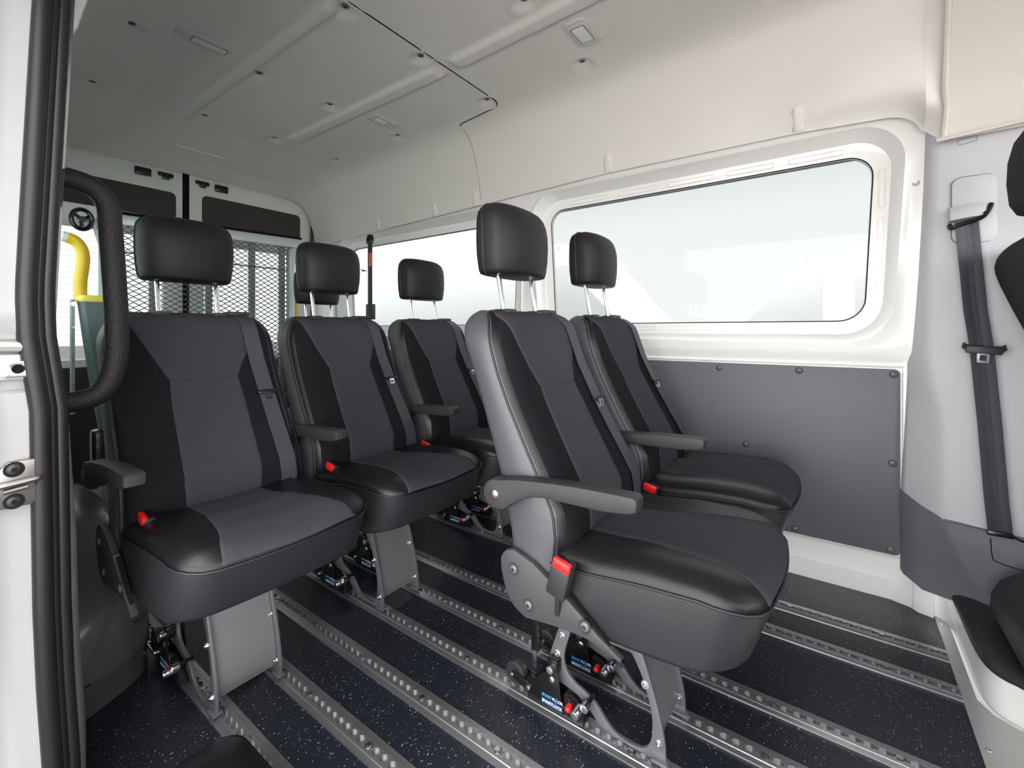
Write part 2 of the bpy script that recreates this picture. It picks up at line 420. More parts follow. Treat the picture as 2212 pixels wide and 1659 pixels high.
def make_legs(parent):
    outer = [(-.24, .315)] + [(-.243, .193), (-.258, .15), (-.266, .124), (-.272, .098), (-.268, .082), (-.241, .070), (-.215, .066), (-.192, .060), (-.163, .042), (-.140, .020), (-.114, -.002 + .012), (-.08, .011), (-.03, .010), (.006, .010)] + sp2([(.006, .012), (.003, .058), (-.008, .109), (-.020, .15), (-.039, .206), (-.06, .26), (-.085, .315)])[1:]
    outer = [p for p in outer if True]
    hole = sp2([(-.195, .312), (-.208, .212), (-.228, .14), (-.222, .105), (-.200, .085), (-.178, .077), (-.147, .061), (-.125, .038), (-.103, .022), (-.072, .016), (-.042, .022), (-.026, .044), (-.022, .08), (-.027, .119), (-.047, .177), (-.082, .235), (-.125, .312)], 3)
    for sy in (-1, 1):
        y = sy * .0725
        mb = MB(); mb.prism([outer, hole], y - .004, y + .004, 'y', .0012)
        lg = mb.build('leg', 'legsteel', parent, sharp=40)
        mb = MB(); mb.box(-.024, .010, y - .011, y + .011, .0095, .017, .003); mb.box(-.026, .004, y - .005, y + .005, .017, .03, .002); mb.build('foot', 'legsteel', lg)
        for (bx, bz) in ((-.233, .182), (-.245, .136), (-.036, .158), (-.008, .050)):
            mb = MB(); mb.cyl((bx, y - .0045 * sy, bz), (bx, y + .0045 * -1 - .002, bz), .0085, 14); mb.hexa((bx, y - .004, bz), (0, -1, 0), .0068, .006); mb.disc_dome((bx, y - .0095, bz), (0, -1, 0), .0038, .004, 10)
            mb.build('bolt', 'zinc', lg)
    # curved front plate between the legs
    fr = sp2([(-.014, .035), (-.012, .058), (-.021, .109), (-.033, .15), (-.052, .206), (-.075, .26), (-.095, .31)])
    loop = fr + [(x - .0025, z) for x, z in fr[::-1]]
    mb = MB(); mb.prism([loop], -.068, .068, 'y'); mb.build('front_plate', 'plate', parent, sharp=30)
    mb = MB(); mb.box(-.245, .02, -.12, .12, .300, .322, .004); mb.cyl((-.22, -.15, .305), (-.22, .15, .305), .012); mb.cyl((-.08, -.15, .305), (-.08, .15, .305), .012)
    mb.build('seat_frame', 'plastic', parent)
def make_lock(parent, sy):
    y0 = sy * .0725
    mb = MB()
    yn, yf = y0 - .022, y0 + .010          # near (-y) plate sits outside the leg
    tri = [(-.313, .016), (-.313, .050), (-.300, .062), (-.262, .098), (-.241, .108), (-.233, .104), (-.219, .016)]
    mb.prism([tri], yn - .003, yn, 'y', .0008)
    mb.prism([tri], yf + .003, yf + .006, 'y', .0008)
    mb.box(-.318, -.176, yn - .001, yf + .004, .0095, .034, .003)
    mb.prism([[(-.219, .012), (-.219, .060), (-.205, .058), (-.190, .052), (-.176, .060), (-.160, .074), (-.155, .068), (-.170, .048), (-.170, .012)]], yn, yf, 'y', .001)
    mb.box(-.262, -.235, yn - .002, yf + .006, .098, .128, .003)
    # roller fork
    mb.prism([[(-.312, .024), (-.345, .034), (-.364, .040), (-.364, .052), (-.345, .052), (-.312, .044)]], yn - .003, yn, 'y', .0008)
    mb.prism([[(-.312, .024), (-.345, .034), (-.364, .040), (-.364, .052), (-.345, .052), (-.312, .044)]], yf, yf + .003, 'y', .0008)
    mb.cyl((-.300, y0, .012), (-.300, y0, .006), .008); mb.cyl((-.19, y0, .012), (-.19, y0, .006), .008)
    lk = mb.build('floor_lock', 'gloss', parent, sharp=30)
    yc = (yn + yf) / 2
    mb = MB(); rs = []
    for dy, r in ((-.010, .016), (-.011, .022), (-.009, .027), (-.004, .0285), (.004, .0285), (.009, .027), (.011, .022), (.010, .016)):
        rs.append([(-.360 + r * math.cos(2 * PI * k / 28), yc + dy, .043 + r * math.sin(2 * PI * k / 28)) for k in range(28)])
    mb.rings(rs, True, True, True); mb.cyl((-.36, yc - .013, .043), (-.36, yc + .013, .043), .008); mb.build('roller', 'plastic', lk, sharp=40)
    # ratchet pedal
    ped = [(-.296, .088), (-.314, .088), (-.316, .170), (-.310, .184), (-.300, .186), (-.291, .178)]
    ped = [(x - .022, z) for x, z in ped]
    for k in range(5): ped += [(-.309, .170 - .017 * k), (-.314, .162 - .017 * k)]
    mb = MB(); mb.prism([ped], yf + .012, yf + .026, 'y', .002); mb.build('release_pedal', 'gloss', lk, sharp=40)
    mb = MB(); mb.box(-.331, -.319, yf + .010, yf + .013, .045, .092); mb.build('pedal_bracket', 'zinc', lk)
    mb = MB(); mb.disc_dome((-.202, yn - .010, .044), (0, -1, 0), .0075, .008, 14); mb.cyl((-.202, yn - .010, .044), (-.202, yn - .001, .046), .0065)
    mb.build('red_knob', 'red', lk)
    for bx, bz, L, r in ((-.178, .051, .026, .0095), (-.161, .066, .014, .0095), (-.249, .110, .012, .0085), (-.313, .036, .006, .006), (-.362, .046, .005, .005)):
        mb = MB(); mb.cyl((bx, yn - L, bz), (bx, yn, bz), r, 16); mb.hexa((bx, yn - L, bz), (0, -1, 0), r * .6, .0015); mb.build('bolt', 'zinc', lk)
    mb = MB(); mb.disc_dome((-.249, yn - .003, .083), (0, -1, 0), .008, .003, 18); mb.build('rivet', 'zinc', lk)
    # printed label on the plate
    mb = MB(); mb.box(-.2755, -.2225, yn - .0036, yn - .0031, .0205, .0335, mi=0)
    R = Matrix.Rotation(PI / 2, 4, 'X')
    def T(x, z): return Matrix.Translation((x, yn - .0037, z)) @ R
    w = text_mesh(mb, 'SMART', .0088, T(-.275, .0375), 1)
    x = -.275 + w + .0008
    w = text_mesh(mb, 'FL', .0088, T(x, .0375), 2); x += w + .0030
    for dz in (-.0002, .0050):
        mb.tube([(x + .0023 * math.cos(a * PI / 8), yn - .0038, .0383 + dz + .0023 * math.sin(a * PI / 8)) for a in range(16)], .0006, 4, closed=True, mi=1)
    x += .0036
    text_mesh(mb, 'OR', .0088, T(x, .0375), 2)
    text_mesh(mb, 'SMARTLOCK', .0093, T(-.2745, .0237), 2)
    mb.build('lock_label', ['blue', 'cyan', 'lblwhite'], lk, recalc=False, sharp=20)['label'] = 'printed lock label reading SMARTFLOOR and SMARTLOCK'
    return lk
def make_arm(parent):
    y0 = -.232
    t = sp2([(-.290, .578), (-.24, .588), (-.12, .600), (.003, .604)], 3)
    b = sp2([(-.006, .572), (-.06, .566), (-.14, .564), (-.20, .560), (-.245, .540), (-.275, .518)], 3)
    arc = [(-.297 + .031 * math.cos(a), .547 + .031 * math.sin(a)) for a in [math.radians(d) for d in range(290, 80, -15)]]
    mb = MB(); mb.prism([t + [(.010, .598), (.008, .578)] + b + arc], y0 - .019, y0 + .019, 'y', .005)
    ar = mb.build('armrest', 'armrest', parent, sharp=40)
    mb = MB(); mb.disc_dome((-.297, y0 - .019, .547), (0, -1, 0), .0115, .004, 18); mb.build('pivot_bolt', 'steel', ar)
    mb = MB(); mb.cyl((-.297, y0 + .018, .547), (-.297, y0 + .05, .547), .012); mb.build('pivot_shaft', 'plastic', ar)
def make_shield(parent):
    y0 = -.224
    loop = sp2([(-.296, .388), (-.284, .345), (-.262, .315), (-.232, .301)], 3) + sp2([(-.15, .311), (-.095, .312), (-.045, .300), (-.028, .296)], 2)[0:] + [(-.026, .302), (-.07, .326), (-.136, .372), (-.150, .378), (-.156, .388), (-.165, .389), (-.215, .418)] + sp2([(-.262, .432), (-.284, .425), (-.296, .408)], 3)
    mb = MB(); mb.prism([loop], y0 - .006, y0 + .008, 'y', .003)
    sh = mb.build('side_shield', 'shield', parent, sharp=40)
    for bx, bz in ((-.262, .392), (-.225, .330), (-.098, .335)):
        mb = MB(); mb.cyl((bx, y0 - .0064, bz), (bx, y0 - .005, bz), .0135, 20, mi=0); mb.disc_dome((bx, y0 - .0066, bz), (0, -1, 0), .0092, .0035, 16, mi=1); mb.hexa((bx, y0 - .0098, bz), (0, -1, 0), .0045, .0005, mi=0)
        mb.build('shield_bolt', ['plastic', 'legsteel'], sh)
    # seat hinge bracket running down behind the shield
    mb = MB(); mb.prism([[(-.15, .385), (-.140, .385), (-.02, .292), (-.028, .285)]], y0 - .002, y0 + .006, 'y'); mb.build('hinge_bracket', 'gloss', sh)
def make_buckle(parent):
    y0 = -.243
    Q = Matrix.Translation((-.142, y0, .418)) @ Matrix.Rotation(math.radians(14), 4, 'Y')
    mb = MB(); mb.box(-.021, .021, -.013, .013, -.036, .038, .006, mtx=Q)
    bu = mb.build('buckle', 'plastic', parent, sharp=40)
    mb = MB(); mb.box(-.0185, .0185, -.0140, -.003, .020, .0405, .003, mtx=Q); mb.build('release_button', 'red', bu)
    mb = MB()
    for k in range(9): mb.box(-.017 + .004 * k, -.0155 + .004 * k, .000, .008, .037, .0405, mtx=Q)
    mb.build('tongue_slot', 'gloss', bu)
    mb = MB(); mb.cyl((-.148, y0 + .002, .385), (-.158, y0 + .016, .335), .006); mb.build('buckle_stalk', 'plastic', bu)
def make_belt(parent):
    pts = []
    def yb(z): return lerp((.42, .70, .94), (.163, .148, .128), z)
    zs = [.430, .45, .48, .52, .56, .60, .64, .68, .72, .76, .80, .84, .88, .90, .915, .926, .934, .940]
    half = .0225
    for z in zs: pts.append((max(front_x(yb(z) + o, z) for o in (-half, 0, half)) + .0045, yb(z), z))
    pts.append((back_shape(.936)[3] - .03, yb(.94), .9455)); pts.append((-.425, yb(.94), .940))
    pts.insert(0, (pts[0][0] - .012, .165, .415))
    P = [Vector(p) for p in pts]; rs = []
    for i, p in enumerate(P):
        d = (P[min(i + 1, len(P) - 1)] - P[max(i - 1, 0)]).normalized(); n = Vector((0, 1, 0)).cross(d).normalized()
        ring = []
        for u, v in ((-1, -1), (-.4, -1), (-.33, -.6), (-.27, -1), (.27, -1), (.33, -.6), (.4, -1), (1, -1), (1, 1), (0, 1), (-1, 1)):
            ring.append(p + Vector((0, 1, 0)) * u * half - n * v * -.0012)
        rs.append(ring)
    mb = MB(); mb.rings(rs, True, True, True)
    be = mb.build('seat_belt', 'webbing', parent, sharp=50)
    z = .705; x = max(front_x(yb(z) + o, z) for o in (-half, 0, half)) + .006
    Q = Matrix.Translation((x, yb(z), z)) @ Matrix.Rotation(math.radians(-12), 4, 'Y')
    mb = MB(); mb.tube([(0, -.031, .001), (.004, -.030, .004), (.005, 0, .004), (.004, .030, .004), (0, .031, .001), (.004, .030, -.002), (.005, 0, -.003), (.004, -.030, -.002)], .0028, 6, closed=True)
    mb.box(.003, .007, -.027, .027, -.003, .004, .001)
    bmesh.ops.transform(mb.bm, matrix=Q, verts=mb.bm.verts[:]); tn = mb.build('belt_tongue', 'gloss', be)
    mb = MB(); mb.prism([[(-.010, -.002), (.010, -.002), (.009, -.022), (-.009, -.022)], [(-.0055, -.009), (.0055, -.009), (.005, -.017), (-.005, -.017)]], .006, .0085, 'x')
    bmesh.ops.transform(mb.bm, matrix=Q, verts=mb.bm.verts[:]); mb.build('tongue_blade', 'chrome', tn)
    mb = MB(); mb.tube([(-.128, .150, .452), (-.125, .165, .462), (-.128, .180, .452)], .003, 6); mb.box(-.150, -.128, .150, .180, .438, .446, .002); mb.build('belt_anchor', 'gloss', be)
    # shoulder guide on top of the backrest
    mb = MB(); mb.box(-.432, -.385, .098, .160, .936, .949, .005); mb.build('belt_guide', 'plastic', parent)
LEGPARTS = ('leg', 'front_plate', 'floor_lock', 'seat_frame')
def make_seat():
    s = empty('passenger_seat')
    make_backrest(s); make_cushion(s); make_headrest(s); make_legs(s); make_lock(s, -1); make_lock(s, 1)
    make_arm(s); make_shield(s); make_buckle(s); make_belt(s)
    return s
seat0 = make_seat()
def place_seat(o, x, y, legoff, label):
    o.location = (x, y, 0)
    if 'wheel arch' in label or 'middle of the back' in label:   # these two have the buckle tucked between cushion and backrest
        for c in o.children:
            if c.name.startswith('buckle'): c.location = (.012, .066, .016)
    if 'large window' in label:
        for c in o.children:
            if c.name.startswith('headrest'): c.location = (0, 0, .016 if c.name.split('.')[0] == 'headrest' else .008)
    for c in o.children:
        if c.name.split('.')[0] in LEGPARTS: c.location = (0, legoff, 0)
    tag(o, label, 'seat', 'single passenger seats on the floor rails')
SEATS = [(-.284, .992, .0, 'black single foreground seat with armrest, grey side shield and floor locks in full view'),
         (-1.150, .520, -.010, 'black single seat beside the wheel arch, directly in front of the wire mesh ramp'),
         (-1.160, .992, -.010, 'black single seat in the middle of the back row, black stowed belt above its headrest'),
         (-1.160, 1.470, .133, 'back-row black seat partly hidden by the foreground seat, headrest against the rear window'),
         (-.290, 1.500, .105, 'black single seat beside the dark grey wall panel, headrest before the large window'),
         (-1.88, 1.372, 0, 'black seat hidden behind the middle back-row seat, only its headrest showing')]
for i, (x, y, lo, lab) in enumerate(SEATS):
    o = seat0 if i == 0 else copy_tree(seat0)
    place_seat(o, x, y, lo, lab)
# ------------------------------------------------------------------ floor, rails
YC = 1.04
mb = MB(); mb.box(-3.17, .262, .10, 1.95, -.03, 0)
struct(mb.build('floor', 'floor'), 'dark blue-black speckled vinyl floor')
# floor rails: one mesh, origin at the front end, running to -X
RL = 3.0
def rail_mesh():
    mb = MB(); pitch = .0254; n = int(RL / pitch)
    inner = []
    for k in range(n):
        x0 = -k * pitch
        inner += [(x0, .0038), (x0 - .0035, .0038)]
        for a in (150, 115, 90, 65, 30):
            inner.append((x0 - .0127 + .0102 * math.cos(math.radians(a)), .0088 * math.sin(math.radians(a)) + 0.0))
        inner.append((x0 - .0219, .0038))
    inner = sorted(set((round(x, 5), round(max(y, .0038), 5)) for x, y in inner), reverse=True)
    for s in (1, -1):
        prof = lambda x, y: [(x, s * .0275, .0005), (x, s * .0270, .0042), (x, s * .0160, .0052), (x, s * .0145, .0066), (x, s * y, .0070), (x, s * y, .0007), (x, 0, .0006)]
        rs = [prof(x, y) for x, y in inner]
        mb.rings(rs, closed=False, mif=lambda a, i: 1 if i >= 5 else 0)
        mb._f([mb.bm.verts.new(p) for p in rs[0]], 0)
    return mb
rail0 = rail_mesh().build('floor_rail', ['alu', 'slot'], None, sharp=30)
mb = MB(); mb.hexa((0, 0, .001), (0, 0, 1), .0066, .0085); mb.cyl((0, 0, .0008), (0, 0, .004), .0082, 16)
screw0 = mb.build('rail_screw', 'zinc', rail0); screw0.location = (-.14, 0, 0)
for k in range(1, 12):
    sc = screw0.copy(); C.objects.link(sc); sc.parent = rail0; sc.location = (-.14 - .2286 * k, 0, 0)
RAILY = [(.452, 'nearest the wheel arch'), (.597, 'second from the wheel arch'), (.749, 'third from the wheel arch, under no seat'), (.912, 'holding the near leg of the foreground seat'),
         (1.063, 'holding the far leg of the foreground seat'), (1.221, 'between the two foreground seats, bordering the aisle gap'), (1.530, 'second nearest the far wall'), (1.686, 'closest to the far wall')]
for i, (y, t) in enumerate(RAILY):
    o = rail0 if i == 0 else copy_tree(rail0)
    o.location = (.247, y, 0)
    tag(o, 'silver slotted aluminium floor rail ' + t, 'floor rail', 'aluminium rails set in the floor')
# front edge strip and sheet-metal step
mb = MB(); mb.prism([[(.247, 1.93), (.247, .02), (.75, .02), (.75, 1.46), (.36, 1.46), (.33, 1.468), (.295, 1.49), (.275, 1.53), (.277, 1.93)]], -.004, .0035, 'z', .001)
st = struct(mb.build('trim_1', 'sheet', None, sharp=30), 'bare metal strip along the front edge of the floor')
for px, py in ((.258, 1.86), (.258, 1.62), (.262, 1.36), (.266, 1.0)):
    mb = MB(); mb.disc_dome((px, py, .0033), (0, 0, 1), .006, .002, 12); mb.build('rivet', 'zinc', st)
# ------------------------------------------------------------------ far wall (vehicle left side)
def lineloop(pts, x0, x1, z0, z1):
    """project loop points radially on to a rectangle"""
    cx = sum(p[0] for p in pts) / len(pts); cz = sum(p[1] for p in pts) / len(pts); out = []
    for x, z in pts:
        dx, dz = x - cx, z - cz; t = 1e9
        if dx > 1e-9: t = min(t, (x1 - cx) / dx)
        if dx < -1e-9: t = min(t, (x0 - cx) / dx)
        if dz > 1e-9: t = min(t, (z1 - cz) / dz)
        if dz < -1e-9: t = min(t, (z0 - cz) / dz)
        out.append((cx + dx * t, cz + dz * t))
    return out
def trap(pts, xc, zc, k=.075): return [(xc + (x - xc) * (1 + k * (z - zc)), z) for x, z in pts]
def wy(z): return lerp((0, .78, .82, 1.2, 1.62), (1.945, 1.935, 1.912, 1.895, 1.878), z)
def win_rings(x0, x1, z0, z1, r, cell, flip=False):
    xc, zc = (x0 + x1) / 2, (z0 + z1) / 2
    def L(o, rr): return trap(rrect(x0 - o, x1 + o, z0 - o, z1 + o, rr, 10), xc, zc)
    spec = [(-.004, r, 1.962), (-.002, r, 1.950), (.012, r + .01, 1.947), (.040, r + .03, 1.947), (.046, r + .035, 1.944), (.052, r + .04, 1.930), (.066, r + .05, 1.905), (.074, r + .055, None), (.086, r + .06, None)]
    rs = []
    for o, rr, y in spec:
        lp = L(o, rr)
        rs.append([(x, (wy(z) - (.006 if o < .08 else 0)) if y is None else y - .012 * (z - z0), z) for x, z in lp])
    lp = lineloop(L(.086, r + .06), *cell)
    for f in (.25, .6, 1.):
        mid = [(a[0] + (b[0] - a[0]) * f, a[1] + (b[1] - a[1]) * f) for a, b in zip(L(.086, r + .06), lp)]
        rs.append([(x, wy(z), z) for x, z in mid])
    if flip: rs = [[(x, 2 * YC - y, z) for x, y, z in q] for q in rs]
    return rs
W1 = (-1.150, .092, .922, 1.487, .075); W2 = (-2.82, -1.375, .922, 1.470, .075)
mb = MB()
mb.rings(win_rings(*W1, (-1.262, .250, .79, 1.63)), True)
mb.rings(win_rings(*W2, (-2.95, -1.262, .79, 1.63)), True)
# below the windows: frame lip round the grey panel, sill
mb.grid(lambda u, v: (u, wy(v), v), [-2.95, -1.262, .250], [.79, .785, .775])
mb.grid(lambda u, v: (u, v[0], v[1]), [-2.95, -1.262, .176, .188], [(1.934, .776), (1.931, .772), (1.934, .768), (1.943, .766), (1.943, .145), (1.935, .142), (1.931, .138), (1.934, .132), (1.934, .075), (1.930, .07), (1.934, .03), (1.94, -.01)])
mb.grid(lambda u, v: (u, wy(v), v), [-3.17, -2.95], [0, .3, .8, 1.2, 1.63])
mb.grid(lambda u, v: (u[0], u[1], v), [(.1755, 1.943), (.177, 1.931), (.181, 1.929), (.187, 1.93), (.191, 1.945)], [-.01, .2, .5, .79])
# pressed pockets in the window flange
for (a, b) in ((-.80, -.63), (-.58, -.40), (-.35, -.19), (-.14, .02), (-1.05, -.86)):
    for z in (1.510, .900):
        mb.tube([(x, 1.9445 - .012 * (z - .92) , zz) for x, zz in rrect(a, b, z - .009, z + .009, .008, 3)], .0022, 5, closed=True)
for (a, b) in ((1.30, 1.43), (1.15, 1.27), (1.0, 1.12)):
    mb.tube([(x + .02 * (z - 1.2), 1.9445 - .012 * (z - .92), z) for x, z in rrect(.113, .130, a, b, .008, 3)], .0022, 5, closed=True)
# white sill corner in front of the pillar trim
mb.prism([sp2([(.165, 1.945), (.19, 1.930), (.205, 1.905), (.24, 1.90), (.258, 1.895), (.275, 1.87), (.285, 1.80), (.30, 1.72)], 3) + [(.45, 1.70), (.45, 1.95)]], -.004, .095, 'z', .006)
mb.prism([[(.15, 1.948), (.15, 1.936), (.195, 1.92), (.21, 1.90), (.245, 1.89), (.245, 1.948)]], -.004, .14, 'z', .004)
wl = struct(mb.build('wall_left', 'white', None, sharp=38), 'white painted steel side wall with deep window recesses')
mb = MB(); mb.tube(smooth_path([(.20, 1.898, .115), (.208, 1.888, .10), (.222, 1.886, .088), (.218, 1.888, .112)], 3), .002, 6); mb.build('hook', 'rubber', wl)
def window(name, W, m, label, flip=False, seal=True):
    x0, x1, z0, z1, r = W; xc, zc = (x0 + x1) / 2, (z0 + z1) / 2
    Y = (lambda y: 2 * YC - y) if flip else (lambda y: y)
    lp = trap(rrect(x0 - .008, x1 + .008, z0 - .008, z1 + .008, r, 8), xc, zc)
    mb = MB(); fr = [(x, Y(1.957 - .012 * (z - z0)), z) for x, z in lp]; bk = [(x, Y(1.961 - .012 * (z - z0)), z) for x, z in lp]
    mb._f([mb.bm.verts.new(p) for p in fr])
    for f in mb.bm.faces: f.smooth = False
    o = mb.build(name, m, None, recalc=False)
    lp = trap(rrect(x0 + .0005, x1 - .0005, z0 + .0005, z1 - .0005, r, 8), xc, zc)
    mb = MB(); mb.tube([(x, Y(1.951 - .012 * (z - z0)), z) for x, z in lp], .0026, 6, closed=True)
    mb.build('window_seal', 'rubber', o)
    return struct(o, label)
window('window_1', W1, 'pane', 'large side window with hazy bright glass and black seal')
window('window_2', W2, 'pane_rear', 'rear side window behind the back row of seats')
# dark grey wall panel with button fasteners
def panel(name, x0, x1, buttons, label):
    mb = MB(); mb.prism([rrect(x0, x1, .151, .762, .016, 5)], 1.930, 1.936, 'y', .0015)
    p = struct(mb.build(name, 'panel', None, sharp=40), label)
    for bx, bz in buttons:
        mb = MB(); mb.disc_dome((bx, 1.930, bz), (0, -1, 0), .0125, .0055, 20); mb.disc_dome((bx, 1.9252, bz), (0, -1, 0), .003, .0012, 8)
        mb.build('panel_button', 'panelbutton', p)
panel('trim_2', -1.235, .170, [(-.377, .742), (-.109, .745), (.154, .746), (-.283, .452), (.151, .453), (-.121, .167), (.146, .167), (-.65, .745), (-.80, .745), (-1.21, .745), (-1.21, .167), (-.65, .167), (-1.21, .45)], 'dark grey lower wall panel with button fasteners')
panel('trim_3', -2.93, -1.285, [(-1.31, .745), (-1.31, .167), (-1.31, .45), (-1.9, .745), (-2.5, .745)], 'dark grey lower wall panel behind the back row')
# ------------------------------------------------------------------ ceiling / headliner
COVE = [(1.60, 1.930), (1.64, 1.9285), (1.675, 1.923), (1.705, 1.914), (1.730, 1.900), (1.752, 1.882), (1.772, 1.856), (1.788, 1.825), (1.803, 1.785), (1.816, 1.745), (1.823, 1.722), (1.829, 1.70), (1.835, 1.675), (1.841, 1.65), (1.8438, 1.638), (1.8465, 1.626), (1.848, 1.619), (1.8495, 1.612), (1.851, 1.606), (1.852, 1.60)]
CLIPS = [(-1.958, .483), (-2.549, .499), (-1.292, .865), (-1.289, 1.189), (-1.287, 1.590), (-1.912, .883), (-2.501, .90), (-1.908, 1.196), (-2.48, 1.226), (-2.481, 1.600), (-1.912, 1.600), (-.811, 1.188), (-.812, 1.600), (-.811, .883)]
RIBS = [(-2.60, -1.285, .795, .855), (-2.41, -1.275, 1.245, 1.325), (-1.215, .10, 1.245, 1.325), (-1.215, .10, .795, .855)]
def zroof(X): return (lerp((-3.13, -3.0, -2.8, -2.6), (-.110, -.060, -.02, 0), X) if X < -1.25 else lerp((-1.25, .3), (0, .035), X))
def hb(X):
    if X > .12: return 1.485 + .080 * math.sqrt(max(0, 1 - ((X - .12) / .096) ** 2))
    return lerp((-3.17, -2.81, -1.68, -.81, -.1, .12), (1.52, 1.525, 1.557, 1.585, 1.578, 1.565), X)
def sm(t): t = max(0, min(1, t)); return t * t * (3 - 2 * t)
def ceil_pt(X, s):
    """s: (Y, z) of the unscaled profile"""
    Y, z = s; top = zroof(X)
    far = Y > YC
    if z > 1.9 - 1e-6: z += top
    else:
        b = hb(X) if far else 1.56
        z = b + (z - 1.60) / (1.90 - 1.60) * (1.90 + top - b)
    if far and Y > 1.66: Y += .03 * sm((X + 1.3) / 1.2) * max(0, 1 - abs(Y - 1.72) / .09)
    if far and X > -.30 and z < 1.88:   # the liner swells inwards over the window corner
        g = sm((X + .28) / .36); h = .015 + .060 * g; b = hb(X)
        Y -= .050 * g * sm((z - b) / h) * (1 - sm((z - b - h) / .24))
    if abs(z - 1.93 - top) < .03 and abs(Y - YC) < .6:
        for a, b, c, d in RIBS:
            if a - .02 < X < b + .02 and c - .02 < Y < d + .02:
                z -= .016 * sm((X - a) / .025) * sm((b - X) / .025) * sm((Y - c) / .019) * sm((d - Y) / .019)
        for cx, cy in CLIPS:
            r = math.hypot(X - cx, Y - cy)
            if r < .08: z += .014 * (1 - sm((r - .014) / .032)) - .0030 * math.exp(-((r - .048) / .011) ** 2)
    return (X, Y, z)
ys = [YC - .56 + .0125 * i for i in range(90)]
ys = [y for y in ys if y < 1.595]
prof = [(2 * YC - y, z) for y, z in COVE[::-1]] + [(y, 1.93) for y in ys] + COVE
fy = [.795, .803, .811, .84, .848, .855, 1.245, 1.253, 1.261, 1.309, 1.317, 1.325]
prof = prof[:len(COVE)] + sorted([p for p in prof[len(COVE):len(COVE) + len(ys)] if all(abs(p[0] - q) > .003 for q in fy)] + [(q, 1.93) for q in fy]) + COVE
xs_ = [-3.13 + .015 * i for i in range(int(3.345 / .015) + 1)] + [.215]
xs_ = sorted(set(round(x, 4) for x in xs_))
mb = MB(); mb.grid(lambda s, X: ceil_pt(X, s), prof, xs_)
ce = struct(mb.build('ceiling', 'headliner', None, recalc=False, sharp=70), 'light grey moulded headliner curving down to the windows')
for cx, cy in CLIPS:
    z = 1.93 + zroof(cx) + .0138
    mb = MB(); mb.disc_dome((cx, cy, z + .001), (0, 0, -1), .0155, .004, 16, mi=0); mb.hexa((cx, cy, z - .0025), (0, 0, -1), .0045, .0008, mi=1)
    mb.build('headliner_clip', ['clip', 'dark'], ce)
# seam between front and rear headliner panels
def onceil(X, Y):
    if Y <= 1.60: return Vector((X, Y, 1.93 + zroof(X)))
    for i in range(len(COVE) - 1):
        if COVE[i][0] <= Y <= COVE[i + 1][0]:
            t = (Y - COVE[i][0]) / (COVE[i + 1][0] - COVE[i][0]); return Vector(ceil_pt(X, (Y, COVE[i][1] + t * (COVE[i + 1][1] - COVE[i][1]))))
    return Vector(ceil_pt(X, COVE[-1]))
path = [(-1.249, .45 + .05 * i) for i in range(23)] + [(-1.251, 1.605), (-1.258, 1.625), (-1.272, 1.640), (-1.29, 1.648)] + [(-1.31 - .02 * i, 1.650 + .002 * i) for i in range(11)] + [(-1.528, 1.676), (-1.536, 1.684)] + [(-1.539, 1.695 + .008 * i) for i in range(20)]
P = [onceil(x, y) for x, y in path]
mb = MB(); mb.tube([p + Vector((0, 0, .0004)) for p in P[:40]], .0028, 6); mb.build('headliner_seam', 'dark', ce)
mb = MB(); mb.tube([p + (Vector((-.004, .0, -.0005)) if i < 26 or i > 39 else Vector((-.001, .0055, -.0012))) for i, p in enumerate(P)], .0032, 6); mb.build('seam_lip', 'headliner', ce)
mb = MB()
for p in (P[40:],): mb.tube([q + Vector((.003, 0, 0)) for q in p], .0014, 5)
mb.build('headliner_seam', 'clip', ce)
# moulded tabs along the lower edge
for tx in (-2.40, -1.885, -1.578, -.812, -.106):
    b = hb(tx); loop = [(tx - .017, b + .004), (tx + .017, b + .004)] + [(tx + .017 * math.cos(a), b + .062 + .017 * math.sin(a)) for a in [PI * k / 8 for k in range(9)]]
    mb = MB()
    col = [ceil_pt(tx, s) for s in COVE[::-1]]; ly = lambda z: lerp([c[2] for c in col], [c[1] for c in col], z)
    rs = []
    for k, o in ((1., 0.006), (1., -.0025), (.80, -.0050), (.5, -.0042)):
        rs.append([(tx + (x - tx) * k, ly(z) + o, b + .03 + (z - b - .03) * (k if z > b + .03 else 1)) for x, z in loop])
    mb.rings(rs, True, False, True)
    t = mb.build('headliner_tab', 'headliner', ce, sharp=60)
    mb = MB(); yy = ly(b + .060) - .0046; mb.disc_dome((tx, yy, b + .058), (0, -1, 0), .006, .002, 12, mi=0); mb.disc_dome((tx, yy - .0018, b + .058), (0, -1, 0), .0016, .0006, 8, mi=1); mb.build('tab_pin', ['headliner', 'dark'], t)
